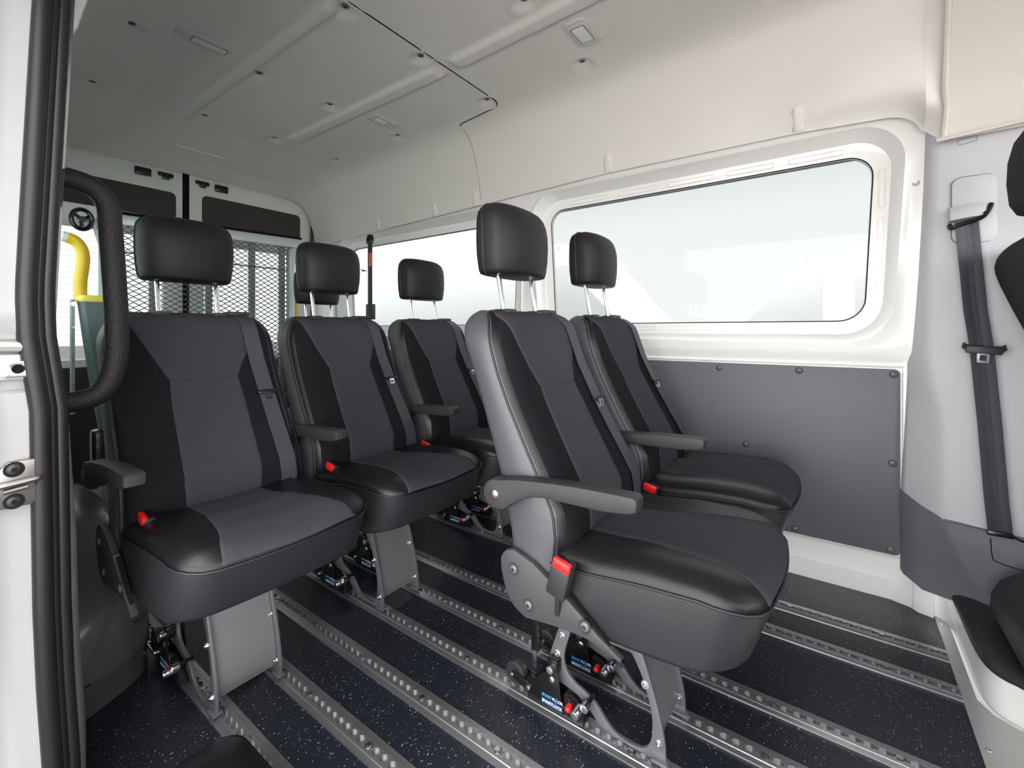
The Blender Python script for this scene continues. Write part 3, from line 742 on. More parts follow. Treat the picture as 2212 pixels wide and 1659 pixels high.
# ceiling over the cab
CY = .018
def cab_pt(X, s):
    Y, z = s
    far = Y > YC
    top = zroof(.215) + .01
    if z > 1.9 - 1e-6: z += top
    else:
        t = (z - 1.60) / .3; b = 1.452; z = b + t * (1.90 + top - b)
    bulge = sm((z - 1.45) / .06)
    if far: Y = Y - .028 - .03 * math.sin(PI * sm((z - 1.47) / .12)) * (z < 1.59)
    else: Y += .05
    if X > .9 and z > 1.5: z -= .25 * ((X - .9) / .6) ** 2
    return (X, Y, z)
mb = MB(); mb.grid(lambda s, X: cab_pt(X, s), prof[::2] + [prof[-1]], [.215 + .04, .27, .30, .4, .6, .8, .9, 1.05, 1.2, 1.35, 1.5])
cb = struct(mb.build('ceiling', 'cabliner', None, recalc=False, sharp=70), 'beige cab headliner beyond the ridge at the right')
rid = smooth_path([(.268, 1.20, 1.972), (.275, 1.50, 1.970), (.285, 1.66, 1.955), (.290, 1.735, 1.90), (.290, 1.775, 1.83), (.284, 1.80, 1.71), (.276, 1.805, 1.605), (.258, 1.803, 1.53), (.236, 1.80, 1.450)], 4)
rid = [Vector(cab_pt(.258, s)) + Vector((0, -.003, 0)) for s in [(1.20, 1.93), (1.5, 1.93)] + COVE]
mb = MB(); mb.tube(rid, .0085, 8, flat=1.); mb.build('liner_ridge', 'cabliner', cb)
mb = MB(); mb.grid(lambda u, v: v[0] + (v[1] - v[0]) * u, [0, .25, .5, .75, 1], [(Vector(ceil_pt(.213, s)), Vector(cab_pt(.262, s)) + Vector((0, .012, 0))) for s in prof[-40:]])
mb.build('liner_joint', 'headliner', cb, sharp=80)
mb = MB(); mb.tube(smooth_path([(.238, 1.795, 1.447), (.28, 1.79, 1.448), (.36, 1.785, 1.452), (.45, 1.78, 1.454), (.8, 1.78, 1.455)], 3), .006, 6); mb.build('liner_edge', 'cabliner', cb)
# ------------------------------------------------------------------ ceiling lamps
def lamp(x, y, lx, ly, lens, label):
    z = 1.93 + zroof(x)
    t = tag(empty('ceiling_light', (x, y, z)), label, 'ceiling light', 'small lamps in the ceiling')
    mb = MB(); rs = []
    for k, zz in ((1, .001), (1, -.003), (.96, -.006), (.86, -.0075), (.80, -.0065), (.76, -.009), (.5, -.0095)):
        rs.append([(px, py, zz) for px, py in rrect(-lx / 2 * k, lx / 2 * k, -ly / 2 * k, ly / 2 * k, .026 * k, 6)])
    mb.rings(rs, True, True, True); mb.build('lamp_frame', 'lampframe', t, sharp=25)
    a, b, c, d = lens
    mb = MB(); mb.box(a, b, c, d, -.0125, -.008, .0015)
    for k in range(3): mb.box(a + .004, b - .004, c + (d - c) * (k + .5) / 3 - .001, c + (d - c) * (k + .5) / 3 + .001, -.0135, -.012)
    mb.build('lamp_lens', 'lens', t)
    mb = MB(); mb.tube([(x_, y_, -.0095) for x_, y_ in rrect(a - .003, b + .003, c - .003, d + .003, .003, 2)], .0012, 4, closed=True); mb.build('lens_gap', 'clip', t)
lamp(-.725, 1.43, .085, .150, (-.022, .022, -.042, .040), 'ceiling lamp nearest the camera, over the foreground seats beside the large window')
lamp(-1.82, 1.435, .080, .155, (-.016, .018, -.052, .012), 'small ceiling lamp over the back row on the window side')
lamp(-1.845, .66, .070, .165, (-.012, .020, -.035, .070), 'long ceiling lamp at the upper left, on the wheel arch side')
t = tag(empty('strip_light', (-2.89, 1.022, 1.895)), 'thin clear strip light on the ceiling in front of the rear doors', 'strip light')
mb = MB(); mb.tube([(0, -.125, -.004), (0, .125, -.004)], .008, 10, flat=.8); mb.build('light_tube', 'lens', t)
for s in (-1, 1):
    mb = MB(); mb.box(-.009, .009, s * .131 - .010, s * .131 + .010, -.010, .006, .003); mb.cyl((0, s * .136, -.0105), (0, s * .136, -.009), .003); mb.build('end_cap', 'lampframe', t)
# ------------------------------------------------------------------ pillar trim (right side of the photograph)
def pil(u, z):
    """u runs from the wall edge (0) round to the cab side (1)"""
    xe = lerp((.30, .375, .61, .76, 1.06, 1.32, 1.47), (.172, .176, .184, .190, .205, .214, .216), z)
    xr = lerp((.30, .42, .62, .70, .80, 1.06, 1.47), (.262, .262, .262, .248, .232, .236, .246), z)
    pts = [(xe - .004, 1.935), (xe, 1.918), (xe + .004, 1.910), (xr - .018, 1.862), (xr - .006, 1.850), (xr + .010, 1.845), (xr + .06, 1.842), (xr + .16, 1.838), (.60, 1.83)]
    return (pts[u][0], pts[u][1] - .0 , z)
mb = MB(); mb.grid(pil, range(9), [.28, .30, .34, .375, .42, .5, .56, .61, .65, .68, .70, .73, .76, .79, .82, .9, 1.0, 1.06, 1.2, 1.32, 1.40, 1.46, 1.50])
pt = struct(mb.build('trim_4', 'pillar', None, sharp=60), 'light grey plastic door pillar trim')
mb = MB(); mb.tube([(x, 1.8395, z) for x, z in [(a + .03 * (b - 1.447), b) for a, b in [(.292, 1.434), (.330, 1.440), (.331, 1.452), (.328, 1.455), (.294, 1.450), (.290, 1.446)]]], .0008, 5, closed=True); mb.build('cover_outline', 'clip', pt)
mb = MB(); lp = rrect(.276, .372, 1.145, 1.340, .024, 6)
mb.tube([(x - .02 * (1.34 - z) * 0, 1.8405, z) for x, z in lp], .0011, 5, closed=True); mb.build('cover_outline', 'clip', pt)
mb = MB(); mb.prism([rrect(.2775, .3705, 1.1465, 1.3385, .023, 6)], 1.8385, 1.8425, 'y', .0008); mb.build('cover_plate', 'pillar', pt)
mb = MB(); mb.tube(smooth_path([(.203, 1.905, 1.385), (.196, 1.898, 1.372), (.197, 1.892, 1.352), (.208, 1.890, 1.350), (.212, 1.896, 1.370)], 4), .0048, 6); mb.build('coat_hook', 'pillar', pt)
mb = MB(); mb.prism([[(.352, .33), (.353, .33), (.3535, .40)]], 1.8375, 1.842, 'y'); mb.build('trim_slit', 'clip', pt)
# lower dark trim
def low(u, z):
    top = (.376, .372, .345, .330, .322, .322, .318, .305)[u] ; bot = (.120, .112, .092, .082, .098, .085, .05, .04)[u]
    zz = bot + (top - bot) * z
    r = .262 + .085 * sm((.33 - zz) / .26) ** 1.3 if True else 0
    xs = (.168, .174, .215, r - .012, r, r + .012, r + .10, .60)
    y = (1.926, 1.911, 1.874, 1.848, 1.838, 1.832, 1.820, 1.79)
    return (xs[u], y[u] - .012 * (zz < .30), zz)
mb = MB(); mb.grid(lambda u, z: low(u, z), range(8), [0, .1, .2, .3, .4, .5, .6, .7, .8, .9, .96, 1.0])
dt = struct(mb.build('trim_5', 'dark_trim', None, sharp=60), 'dark grey moulded plastic sill trim below the door pillar')
mb = MB(); mb.grid(lambda u, v: (u[0], u[1] + v[0], u[2] + v[1]), [(.262, 1.845, .322), (.30, 1.832, .318), (.36, 1.822, .312), (.60, 1.79, .300)], [(0, 0), (.004, .006), (.03, .008)]); mb.build('trim_ledge', 'dark_trim', dt)
mb = MB(); mb.tube(smooth_path([(.352, 1.8105, .305), (.353, 1.8095, .28), (.356, 1.8085, .252), (.366, 1.806, .244), (.42, 1.80, .236), (.58, 1.779, .215)], 3), .0012, 5); mb.build('pocket_outline', 'dark', dt)
# ------------------------------------------------------------------ seat belt on the pillar
sb = tag(empty('seat_belt', (.31, 1.84, 1.2)), 'black seat belt hanging down the light grey door pillar at the right', 'seat belt')
O = Vector((.31, 1.84, 1.2))
def rel(p): return Vector(p) - O
pts = [(.306, 1.829, 1.235), (.307, 1.824, 1.20), (.311, 1.818, 1.12), (.322, 1.812, .95), (.334, 1.808, .84), (.350, 1.806, .62), (.362, 1.804, .42), (.368, 1.802, .345), (.369, 1.806, .325)]
rs = []
for x, y, z in pts:
    rs.append([rel((x + u * .0255, y + v + u * .006, z)) for u, v in ((-1, -.0012), (-.35, -.0012), (-.3, -.0006), (-.1, -.0012), (.1, -.0012), (.3, -.0006), (.35, -.0012), (1, -.0012), (1, .0012), (-1, .0012))])
mb = MB(); mb.rings(rs, True, True, True); mb.build('webbing', 'webbing', sb, sharp=40)
mb = MB()
rsg = []
for z, k, y in ((1.246, .9, 1.838), (1.250, .97, 1.812), (1.243, 1, 1.806), (1.228, 1, 1.804), (1.214, .97, 1.806), (1.210, .9, 1.838)):
    rsg.append([rel((.308 + dx * k, y + dy, z + .10 * dx)) for dx, dy in ((-.042, .012), (-.038, .003), (-.02, -.002), (.01, -.002), (.032, .004), (.038, .014), (.03, .034), (-.03, .034))])
mb.rings(rsg, True, True, True)
mb.prism([[(-.042, .05 + .0), (.034, .058), (.036, .050), (-.042, .044 - .006)]], -.024, .0, 'y', .003)
mb.build('belt_guide', 'pillar', sb, sharp=35)
mb = MB(); mb.tube([rel(p) for p in smooth_path([(.272, 1.835, 1.20), (.274, 1.822, 1.190), (.290, 1.816, 1.196), (.325, 1.814, 1.206), (.345, 1.816, 1.222), (.357, 1.828, 1.250)], 4)], .0065, 8); mb.cyl(rel((.342, 1.806, 1.222)), rel((.342, 1.818, 1.222)), .005); mb.build('guide_loop', 'gloss', sb)
Q = Matrix.Translation(rel((.337, 1.804, .845))) @ Matrix.Rotation(math.radians(4), 4, 'Y')
mb = MB()
mb.tube([(-.040, -.004, .006), (-.042, -.006, -.004), (-.034, -.008, -.014), (0, -.009, -.017), (.034, -.008, -.014), (.042, -.006, -.004), (.040, -.004, .006), (.036, -.004, .0), (0, -.005, -.003), (-.036, -.004, 0)], .0042, 6, closed=True)
mb.box(-.037, .037, -.013, -.003, -.021, .001, .004)
bmesh.ops.transform(mb.bm, matrix=Q, verts=mb.bm.verts[:]); tn = mb.build('belt_tongue', 'plastic', sb)
mb = MB(); mb.prism([[(-.013, -.016), (.013, -.016), (.012, -.046), (-.012, -.046)], [(-.0068, -.024), (.0068, -.024), (.0068, -.040), (-.0068, -.040)]], -.008, -.0055, 'y')
bmesh.ops.transform(mb.bm, matrix=Q, verts=mb.bm.verts[:]); mb.build('tongue_blade', 'chrome', tn)
mb = MB(); mb.box(.343 - O.x, .396 - O.x, 1.796 - O.y, 1.812 - O.y, .318 - O.z, .332 - O.z, .004); mb.tube([rel(p) for p in smooth_path([(.39, 1.80, .328), (.41, 1.798, .318), (.425, 1.80, .322)], 3)], .003, 6); mb.build('belt_anchor', 'gloss', sb)
# ------------------------------------------------------------------ driver's seat and its console
cs = tag(empty('seat_console', (.5, 1.65, 0)), 'white painted seat base with a black plastic cover at the lower right', 'seat base')
def cl(o=0.): return [(x - .5, y - 1.65) for x, y in sp2([(.284 + o, 1.90), (.284 + o, 1.72), (.286 + o, 1.58), (.300 + o, 1.515 + o), (.335 + o, 1.485 + o), (.40, 1.470 + o), (.80, 1.465 + o)], 3)] + [(.30, .25)]
mb = MB(); mb.rings([[(x, y, z) for x, y in cl(o)] for o, z in ((0, -.003), (0, .05), (.003, .085), (.010, .094))], True, False, True); mb.build('base_box', 'white', cs, sharp=30)
mb = MB(); mb.rings([[(x, y, z) for x, y in cl(o)] for o, z in ((.004, .088), (-.004, .090), (-.006, .098), (-.001, .106), (.012, .111), (.03, .112))], True, False, True); mb.build('base_cover', 'plastic', cs, sharp=50)
ds = tag(empty('driver_seat', (.55, 1.48, .11)), 'black fabric driver seat cut off by the right edge of the photograph', 'driver seat')
def dr(p): return (p[0] - .55, p[1] - 1.48, p[2] - .11)
mb = MB(); rs = []
DZ = (.42, .50, .60, .70, .80, .88, .95, 1.02, 1.06, 1.09, 1.115, 1.13)
DW = (.225, .228, .235, .250, .275, .315, .350, .372, .374, .360, .310, .18)
DX = (.56, .535, .505, .475, .45, .425, .405, .385, .375, .37, .37, .375)
DZX = [.42 + .018 * i for i in range(38)] + [1.095, 1.105, 1.113, 1.12, 1.126, 1.13]
for z, w, x in [(z, lerp((1.06, 1.09, 1.105, 1.113, 1.12, 1.126, 1.13), (.374, .352, .328, .305, .27, .22, .15), z) if z > 1.07 else smooth_path([(lerp(DZ, DW, z - .03), 0, 0), (lerp(DZ, DW, z), 0, 0), (lerp(DZ, DW, z + .03), 0, 0)], 2)[2].x, lerp(DZ, DX, z)) for z in DZX if z < 1.09 or z > 1.094]:
    th = .07 * math.sqrt(max(.03, 1 - (max(0, z - 1.05) / .083) ** 2))
    ring = []
    for k in range(28):
        a = 2 * PI * k / 28; c, s = math.cos(a), math.sin(a)
        ring.append(dr((x + .04 + math.copysign(abs(c) ** .6, c) * th, 1.49 + math.copysign(abs(s) ** .62, s) * (w + .02), z)))
    rs.append(ring)
mb.rings(rs, True, True, True); db = mb.build('backrest', 'drivercloth', ds, sharp=60)
mb = MB(); rs = []
for z, w, th in ((1.170, .10, .03), (1.176, .118, .04), (1.20, .125, .05), (1.25, .122, .05), (1.30, .105, .045), (1.34, .08, .034), (1.36, .05, .02), (1.366, .02, .008)):
    rs.append([dr((.396 - (z - 1.17) * .1 + math.copysign(abs(math.cos(a)) ** .6, math.cos(a)) * th, 1.54 + math.copysign(abs(math.sin(a)) ** .6, math.sin(a)) * w, z)) for a in [2 * PI * k / 24 for k in range(24)]])
mb.rings(rs, True, True, True); mb.build('headrest', 'drivercloth', ds, sharp=60)
for y in (1.49, 1.64):
    mb = MB(); mb.cyl(dr((.405, y - .02, 1.10)), dr((.405, y - .02, 1.19)), .007, 12); mb.build('headrest_post', 'chrome', ds)
mb = MB(); mb.prism([[(-.215, .035), (-.212, .075), (-.195, .115), (-.150, .150), (-.02, .20), (.3, .22), (.3, .003), (-.17, .003)]], .26, -.12, 'y', .006); mb.build('seat_cushion', 'plastic', ds, sharp=30)
# ------------------------------------------------------------------ rear doors
mb = MB()
RX = -3.19
def door(name, y0, y1, gy0, gy1, label, mirror):
    mb = MB()
    out = [(y0, .02), (y1, .02), (y1, 1.835), (y0, 1.835)]
    # outline with rounded outer top corner
    if mirror: out = [(y0, .02), (y1, .02), (y1, 1.835)] + [(y0 + .13 - .13 * math.sin(a), 1.705 + .13 * math.cos(a)) for a in [PI / 2 * k / 8 for k in range(9)]]
    else: out = [(y0, .02), (y1, .02)] + [(y1 - .13 + .13 * math.cos(a), 1.700 + .13 * math.sin(a)) for a in [PI / 2 * k / 8 for k in range(9)]] + [(y0, 1.835)]
    g = rrect(gy0, gy1, .74, 1.425, .07, 6)
    mb.prism([out, g], RX, RX + .03, 'x', .004)
    d = struct(mb.build(name, 'doorwhite', None, sharp=30), label)
    mb = MB(); mb._f([mb.bm.verts.new((RX + .012, y, z)) for y, z in rrect(gy0 - .006, gy1 + .006, .734, 1.431, .07, 6)])
    for f in mb.bm.faces: f.smooth = False
    gl = mb.build('door_glass', 'pane_rear', d, recalc=False)
    mb = MB()
    for k in range(22): mb.box(RX + .0135, RX + .0142, gy0 + .02, gy1 - .02, .78 + .029 * k, .7808 + .029 * k)
    mb.build('heater_lines', 'line', gl)
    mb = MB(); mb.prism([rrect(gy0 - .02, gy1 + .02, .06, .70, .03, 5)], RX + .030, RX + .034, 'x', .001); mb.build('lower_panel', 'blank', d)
    return d
d1 = door('door_1', .27, 1.022, .36, .925, 'white rear door on the left with a dark upper panel', True)
d2 = door('door_2', 1.058, 1.815, 1.135, 1.725, 'white rear door on the right with a dark upper panel', False)
mb = MB(); mb.prism([rrect(1.122, 1.744, 1.543, 1.722, .03, 6)], RX + .030, RX + .034, 'x', .001)
mb.build('blank_panel', 'blank', d2)
mb = MB(); mb.prism([rrect(.34, .988, 1.543, 1.700, .03, 6)], RX + .030, RX + .034, 'x', .001); mb.build('blank_panel', 'blank', d1)
for d, y0, s in ((d1, .832, 1), (d2, 1.228, -1)):
    mb = MB(); mb.box(RX + .03, RX + .042, y0 - .038, y0 + .038, 1.762, 1.807, .006); mb.build('catch_plate', 'gloss', d)
    mb = MB(); y = y0 + s * .105; mb.box(RX + .03, RX + .040, y - .038, y + .038, 1.782, 1.806, .006); mb.box(RX + .03, RX + .052, y - .016, y + .016, 1.765, 1.800, .004)
    for q in (-.030, .030): mb.cyl((RX + .04, y + q, 1.794), (RX + .046, y + q, 1.794), .006)
    mb.build('door_latch', 'gloss', d)
mb = MB(); mb.box(RX - .01, RX + .022, 1.020, 1.060, .02, 1.84, .004); struct(mb.build('trim_6', 'dark'), 'black rubber strip where the rear doors meet')
sl = [(y, z) for y, z in [(1.832, .05), (1.832, .8), (1.832, 1.50), (1.832, 1.62)] + [(1.705 + .127 * math.cos(a), 1.715 + .127 * math.sin(a)) for a in [PI / 2 * k / 6 for k in range(7)]] + [(1.60, 1.842)]]
mb = MB(); mb.tube([(RX + .04, y, z) for y, z in sl], .011, 8); s = tag(mb.build('door_seal', 'rubber'), 'black rubber seal round the rear door opening', 'door seal')
# body frame around the rear doors
mb = MB(); mb.prism([[(-.02, -.05), (2.1, -.05), (2.1, 1.99), (-.02, 1.99)], [(.28, .03), (1.805, .03)] + [(1.685 + .12 * math.cos(a), 1.69 + .12 * math.sin(a)) for a in [PI / 2 * k / 8 for k in range(9)]] + [(.28, 1.82)]], RX - .06, RX - .004, 'x')
struct(mb.build('wall_back', 'white', None, sharp=30), 'white body frame round the rear doors')
# white column between the door opening and the rear side window
mb = MB(); mb.prism([[(-3.17, 1.84), (-3.02, 1.86), (-2.95, 1.885), (-2.95, 1.95), (-3.17, 1.95)]], 0, 1.55, 'z', .006); mb.prism([[(-3.16, 1.80), (-3.04, 1.80), (-2.98, 1.86), (-3.16, 1.88)]], 1.495, 1.53, 'z', .004); struct(mb.build('trim_7', 'white', None, sharp=30), 'white corner post beside the rear doors')
# ------------------------------------------------------------------ folded wheelchair ramp with mesh platform
lf = tag(empty('wheelchair_ramp', (-2.8, 1.08, 0)), 'folded wheelchair ramp of black expanded mesh standing in front of the rear doors', 'wheelchair ramp')
def lr(p): return (p[0] + 2.8, p[1] - 1.08, p[2])
mb = MB()
Y0, Y1, Z0, Z1 = .615, 1.500, .30, 1.425; pw, ph = .043, .027
nrow = int((Z1 - Z0) / (ph / 2)); ncol = int((Y1 - Y0) / (pw / 2))
for r in range(nrow // 2 + 1):
    zb = Z0 + r * ph; pts = []
    for c in range(ncol + 1):
        pts.append((c, zb + (ph / 2 - .001 if c % 2 else .001)))
    for sgn in (1, -1):
        rr = []
        for c, z in pts:
            zz = z if sgn > 0 else 2 * zb - z + ph * 0
            if sgn < 0: zz = zb + ph - (z - zb)
            y = Y0 + c * pw / 2
            rr.append([lr((-2.802, y, zz - .0021)), lr((-2.798, y, zz - .0021)), lr((-2.798, y, zz + .0021)), lr((-2.802, y, zz + .0021))])
        mb.rings(rr, True)
mb.build('mesh_panel', 'mesh', lf, sharp=20)
for y in (.785, 1.035, 1.262, 1.44, .625):
    mb = MB(); mb.box(-2.835, -2.812, y - .016, y + .016, .05, 1.41, .003)
    bmesh.ops.translate(mb.bm, vec=(2.8, -1.08, 0), verts=mb.bm.verts[:]); mb.build('mesh_stringer', 'strut', lf)
mb = MB(); mb.prism([[(.575, 1.395), (1.495, 1.412), (1.534, 1.428), (1.534, 1.470), (.575, 1.443)]], -2.825, -2.770, 'x', .003)
bmesh.ops.translate(mb.bm, vec=(2.8, -1.08, 0), verts=mb.bm.verts[:]); tb = mb.build('top_rail', 'galv', lf)
mb = MB(); mb.prism([[(.575, 1.443), (1.540, 1.470), (1.540, 1.482), (.575, 1.458)]], -2.828, -2.766, 'x', .002)
bmesh.ops.translate(mb.bm, vec=(2.8, -1.08, 0), verts=mb.bm.verts[:]); mb.build('rubber_edge', 'dark', tb)
mb = MB(); mb.box(-2.83, -2.78, 1.468, 1.505, .05, 1.405, .008); bmesh.ops.translate(mb.bm, vec=(2.8, -1.08, 0), verts=mb.bm.verts[:]); mb.build('side_post', 'galv', lf)
mb = MB(); mb.box(-2.83, -2.78, .575, .605, .05, 1.40, .006); bmesh.ops.translate(mb.bm, vec=(2.8, -1.08, 0), verts=mb.bm.verts[:]); mb.build('side_post', 'galv', lf)
mb = MB(); mb.tube([lr((-2.80, .615 + .05 * k, 1.268 + .003 * (k % 2))) for k in range(18)], .004, 6); mb.build('cable', 'mesh', lf)
mb = MB(); rs = []
for x, r in ((-2.735, .020), (-2.735, .036), (-2.728, .040), (-2.715, .040), (-2.708, .036), (-2.710, .018)):
    rs.append([lr((x + .3 * (r * math.cos(2 * PI * k / 24)) * 0, .500 + r * math.cos(2 * PI * k / 24) * .8, 1.385 + r * math.sin(2 * PI * k / 24) * 1.15)) for k in range(24)])

mb = MB(); cxk, cyk, czk = -2.722, .500, 1.385
mb.tube([lr((cxk, cyk + .034 * math.cos(a), czk + .044 * math.sin(a))) for a in [2 * PI * k / 24 for k in range(24)]], .009, 8, closed=True)
mb.cyl(lr((cxk + .012, cyk, czk)), lr((cxk - .03, cyk, czk)), .013, 14)
for a in (.5, 2.6, 4.7): mb.tube([lr((cxk, cyk, czk)), lr((cxk, cyk + .034 * math.cos(a), czk + .044 * math.sin(a)))], .007, 6)
kn = mb.build('lock_knob', 'gloss', lf, sharp=40)
mb = MB(); mb.tube([lr(p) for p in ((-2.72, .505, 1.385), (-2.75, .53, 1.388), (-2.78, .565, 1.40), (-2.79, .60, 1.405))], .010, 8); mb.build('knob_bracket', 'galv', kn)
mb = MB(); mb.tube([lr(p) for p in ((-2.75, .545, 1.395), (-2.75, .552, 1.34), (-2.75, .565, 1.29), (-2.75, .572, 1.275))], .006, 6); mb.build('lock_lever', 'galv', kn)
# folded side arm with yellow grip
sa = tag(empty('ramp_arm', (-2.0, .405, .62)), 'grey-green ribbed ramp arm with a yellow cap and yellow grip handle', 'ramp arm')
def ar(p): return (p[0] + 2.0, p[1] - .37, p[2] - .62)
mb = MB(); rs = []
for z, yc, w in ((.55, .412, .036), (.70, .392, .037), (.85, .374, .037), (.985, .360, .037)):
    lp = rrect(-.030, .030, -w, w, .018, 5); rs.append([ar((-2.0 + a, yc + b, z)) for a, b in lp])
mb.rings(rs, True, True, True); ho = mb.build('arm_housing', 'teal', sa, sharp=50)
for k in range(9):
    mb = MB(); yy = -.026 + .0065 * k
    mb.tube([ar((-1.9695, lerp((.55, .985), (.412, .360), z) + yy, z)) for z in (.56, .98)], .0012, 4); mb.build('housing_rib', 'teal', ho)
mb = MB(); rs = []
for z, k in ((.984, 1.0), (.988, 1.04), (.998, 1.04), (1.004, .95), (1.006, .6)):
    rs.append([ar((-2.0 + a * k, .360 + b * k, z)) for a, b in rrect(-.031, .031, -.038, .038, .018, 5)])
mb.rings(rs, True, True, True); mb.build('arm_cap', 'yellowcap', sa, sharp=50)
gp = smooth_path([(-2.05, .338, .98), (-2.05, .338, 1.05), (-2.05, .343, 1.10), (-2.05, .345, 1.135), (-2.05, .340, 1.165), (-2.05, .325, 1.188), (-2.05, .305, 1.197)], 4)
mb = MB(); mb.tube([ar(p) for p in gp], .0175, 14); gh = mb.build('grip_handle', 'yellow', sa, sharp=60)
mb = MB(); mb.tube([ar(p) for p in ((-2.05, .308, 1.196), (-2.05, .294, 1.199), (-2.05, .288, 1.199))], [.0172, .0165, .010], 14); mb.build('grip_end', 'rawwhite', gh)
for s, yo in ((-1, -.050), (1, .047)):
    mb = MB(); lo = .62
    rs = [[ar((-2.0 + a, .360 + yo + s * .004 * t, z)) for a, t in ((-.012, -1), (.012, -1), (.012, 1), (-.012, 1))] for z in (lo, .99)]
    mb.rings(rs, True, True, True)
    pl = mb.build('side_plate', 'strut' if s < 0 else 'gloss', sa)
    for z in (.975, .90, .80, .72):
        mb = MB(); mb.cyl(ar((-1.988, .360 + yo, z)), ar((-1.984, .360 + yo, z)), .007 if z > .95 else .003, 12); mb.build('bolt', 'zinc', pl)
mb = MB(); mb.cyl(ar((-1.9, .40, .66)), ar((-1.86, .44, .40)), .004, 8); mb.build('gas_strut', 'chrome', sa)
mb = MB(); mb.cyl(ar((-1.92, .385, .76)), ar((-1.9, .40, .645)), .010, 10); mb.build('strut_body', 'gloss', sa)
mb = MB(); mb.box(-1.91 + 2, -1.89 + 2, .36 - .37, .44 - .37, .650 - .62, .660 - .62, .002); mb.build('strut_collar', 'yellow', sa)
mb = MB(); mb.box(-.03, .03, -.015, .08, -.215, -.06, .01); mb.build('arm_base', 'gloss', sa)
# second yellow grip right of the ramp
mb = MB(); mb.tube(smooth_path([(-2.95, 1.60, 1.20), (-2.95, 1.62, 1.225), (-2.95, 1.66, 1.232), (-2.95, 1.72, 1.235)], 4), .010, 10); mb.cyl((-2.95, 1.60, .02), (-2.95, 1.60, 1.21), .012)
tag(mb.build('grip_bar', 'yellow'), 'thin yellow grip bar half hidden to the right of the ramp', 'grip bar')
# ------------------------------------------------------------------ stowed strap on the rear side wall
hs = tag(empty('hanging_belt', (-2.42, 1.80, 1.5)), 'black stowed belt with a red strap hanging at the corner of the rear side window', 'belt')
def hr(p): return (p[0] + 2.42, p[1] - 1.80, p[2] - 1.5)
mb = MB(); rs = []
for z, w, t in ((1.505, .010, .006), (1.50, .018, .012), (1.48, .022, .014), (1.452, .024, .014), (1.445, .02, .012)): rs.append([hr((-2.42 + a, 1.80 + b * 1.0, z)) for a, b in rrect(-w, w, -t, t, .005, 3)])
mb.rings(rs, True, True, True); mb.build('belt_hook', 'gloss', hs, sharp=50)
mb = MB(); mb.tube([hr(p) for p in ((-2.448, 1.795, 1.447), (-2.42, 1.782, 1.445), (-2.39, 1.795, 1.450), (-2.388, 1.81, 1.465))], .003, 6); mb.build('hook_ring', 'zinc', hs)
mb = MB(); mb.box(*[0.0 - .019, .019], -.004, .004, 1.05 - 1.5, 1.447 - 1.5, .001); mb.build('belt_webbing', 'webbing', hs)
mb = MB(); mb.box(-.004, .028, -.007, -.0045, 1.30 - 1.5, 1.385 - 1.5, .001); mb.build('red_strap', 'orange', hs)
mb = MB(); mb.box(-.03, .03, -.012, .02, .96 - 1.5, 1.06 - 1.5, .004); mb.build('belt_reel', 'plastic', hs)
# ------------------------------------------------------------------ near side: wall, wheel arch, door jamb
mb = MB()
W3 = (-2.72, -1.45, .93, 1.47, .075)
mb.rings(win_rings(*W3, (-3.17, -1.12, .79, 1.63), True), True)
mb.grid(lambda u, v: (u, 2 * YC - wy(v), v), [-3.17, -1.12], [0, .4, .79])
struct(mb.build('wall_right', 'white', None, sharp=38), 'white side wall with a window on the sliding door side')
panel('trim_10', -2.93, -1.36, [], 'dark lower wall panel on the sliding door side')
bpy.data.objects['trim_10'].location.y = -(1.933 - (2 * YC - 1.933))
window('window_3', W3, 'pane_tint', 'tinted window on the sliding door side', True)
mb = MB()
wa = []
def arch(s, t):
    """s along the length 0..1 (front half and rear), t across: from wall to the inner face foot"""
    x = -1.40 - 1.05 * s
    hh = .385 * math.sqrt(max(0, 1 - abs((s - .5) * 2) ** 3.2))
    return x, hh
sec = []
N = 26
for i in range(N + 1):
    a = PI * i / N
    x = -1.93 + .55 * math.copysign(abs(math.cos(a)) ** .75, math.cos(a)); h = .395 * abs(math.sin(a)) ** .72
    yi = .408 - .17 * max(0, (abs(x + 1.93) - .42) / .13) ** 2
    sec.append([(x, .145, max(h, 0) + .001), (x, yi - .10, max(h, 0)), (x, yi - .055, h * .985), (x, yi - .022, h * .93), (x, yi - .006, h * .80), (x, yi, h * .55), (x, yi + .004, min(h, .075)), (x, yi + .004, min(h, .066)), (x, yi - .002, min(h, .060)), (x, yi, 0)])
mb.rings(sec, closed=False)
tag(mb.build('wheel_arch', 'arch', None, sharp=50), 'glossy painted wheel arch on the floor at the left, behind the door seal', 'wheel arch')
# door jamb with its belt-line bend
def jx(z): return .150 + lerp((.14, .30, .43, .60, .76, .88, .95, 1.05, 1.2, 1.45, 1.60), (.024, .016, .012, .010, .008, -.006, -.008, -.004, .002, .012, .02), z)
def jp(u, z):
    y = jx(z)
    f = lerp((.5, .8, .95), (1, .75, .35), z)
    pts = [(-1.30, y + .055 * f), (-1.16, y + .045 * f), (-1.10, y + .030 * f), (-1.075, y + .018), (-1.064, y + .010), (-1.060, y - .004), (-1.060, y - .018), (-1.0595, y - .032), (-1.0585, y - .046), (-1.0575, y - .058), (-1.050, y - .074), (-1.035, y - .095), (-1.01, y - .14)]
    x, yy = pts[u]
    if 5 <= u <= 12:
        x -= .010 * (sm((z - .790) / .006) - sm((z - .868) / .010))
        if z > .885: x += .004
        x += .0015 * math.sin(z * 9)
    if u >= 10 and z < .45: x -= .012 * sm((.45 - z) / .30)
    return (x, yy, z)
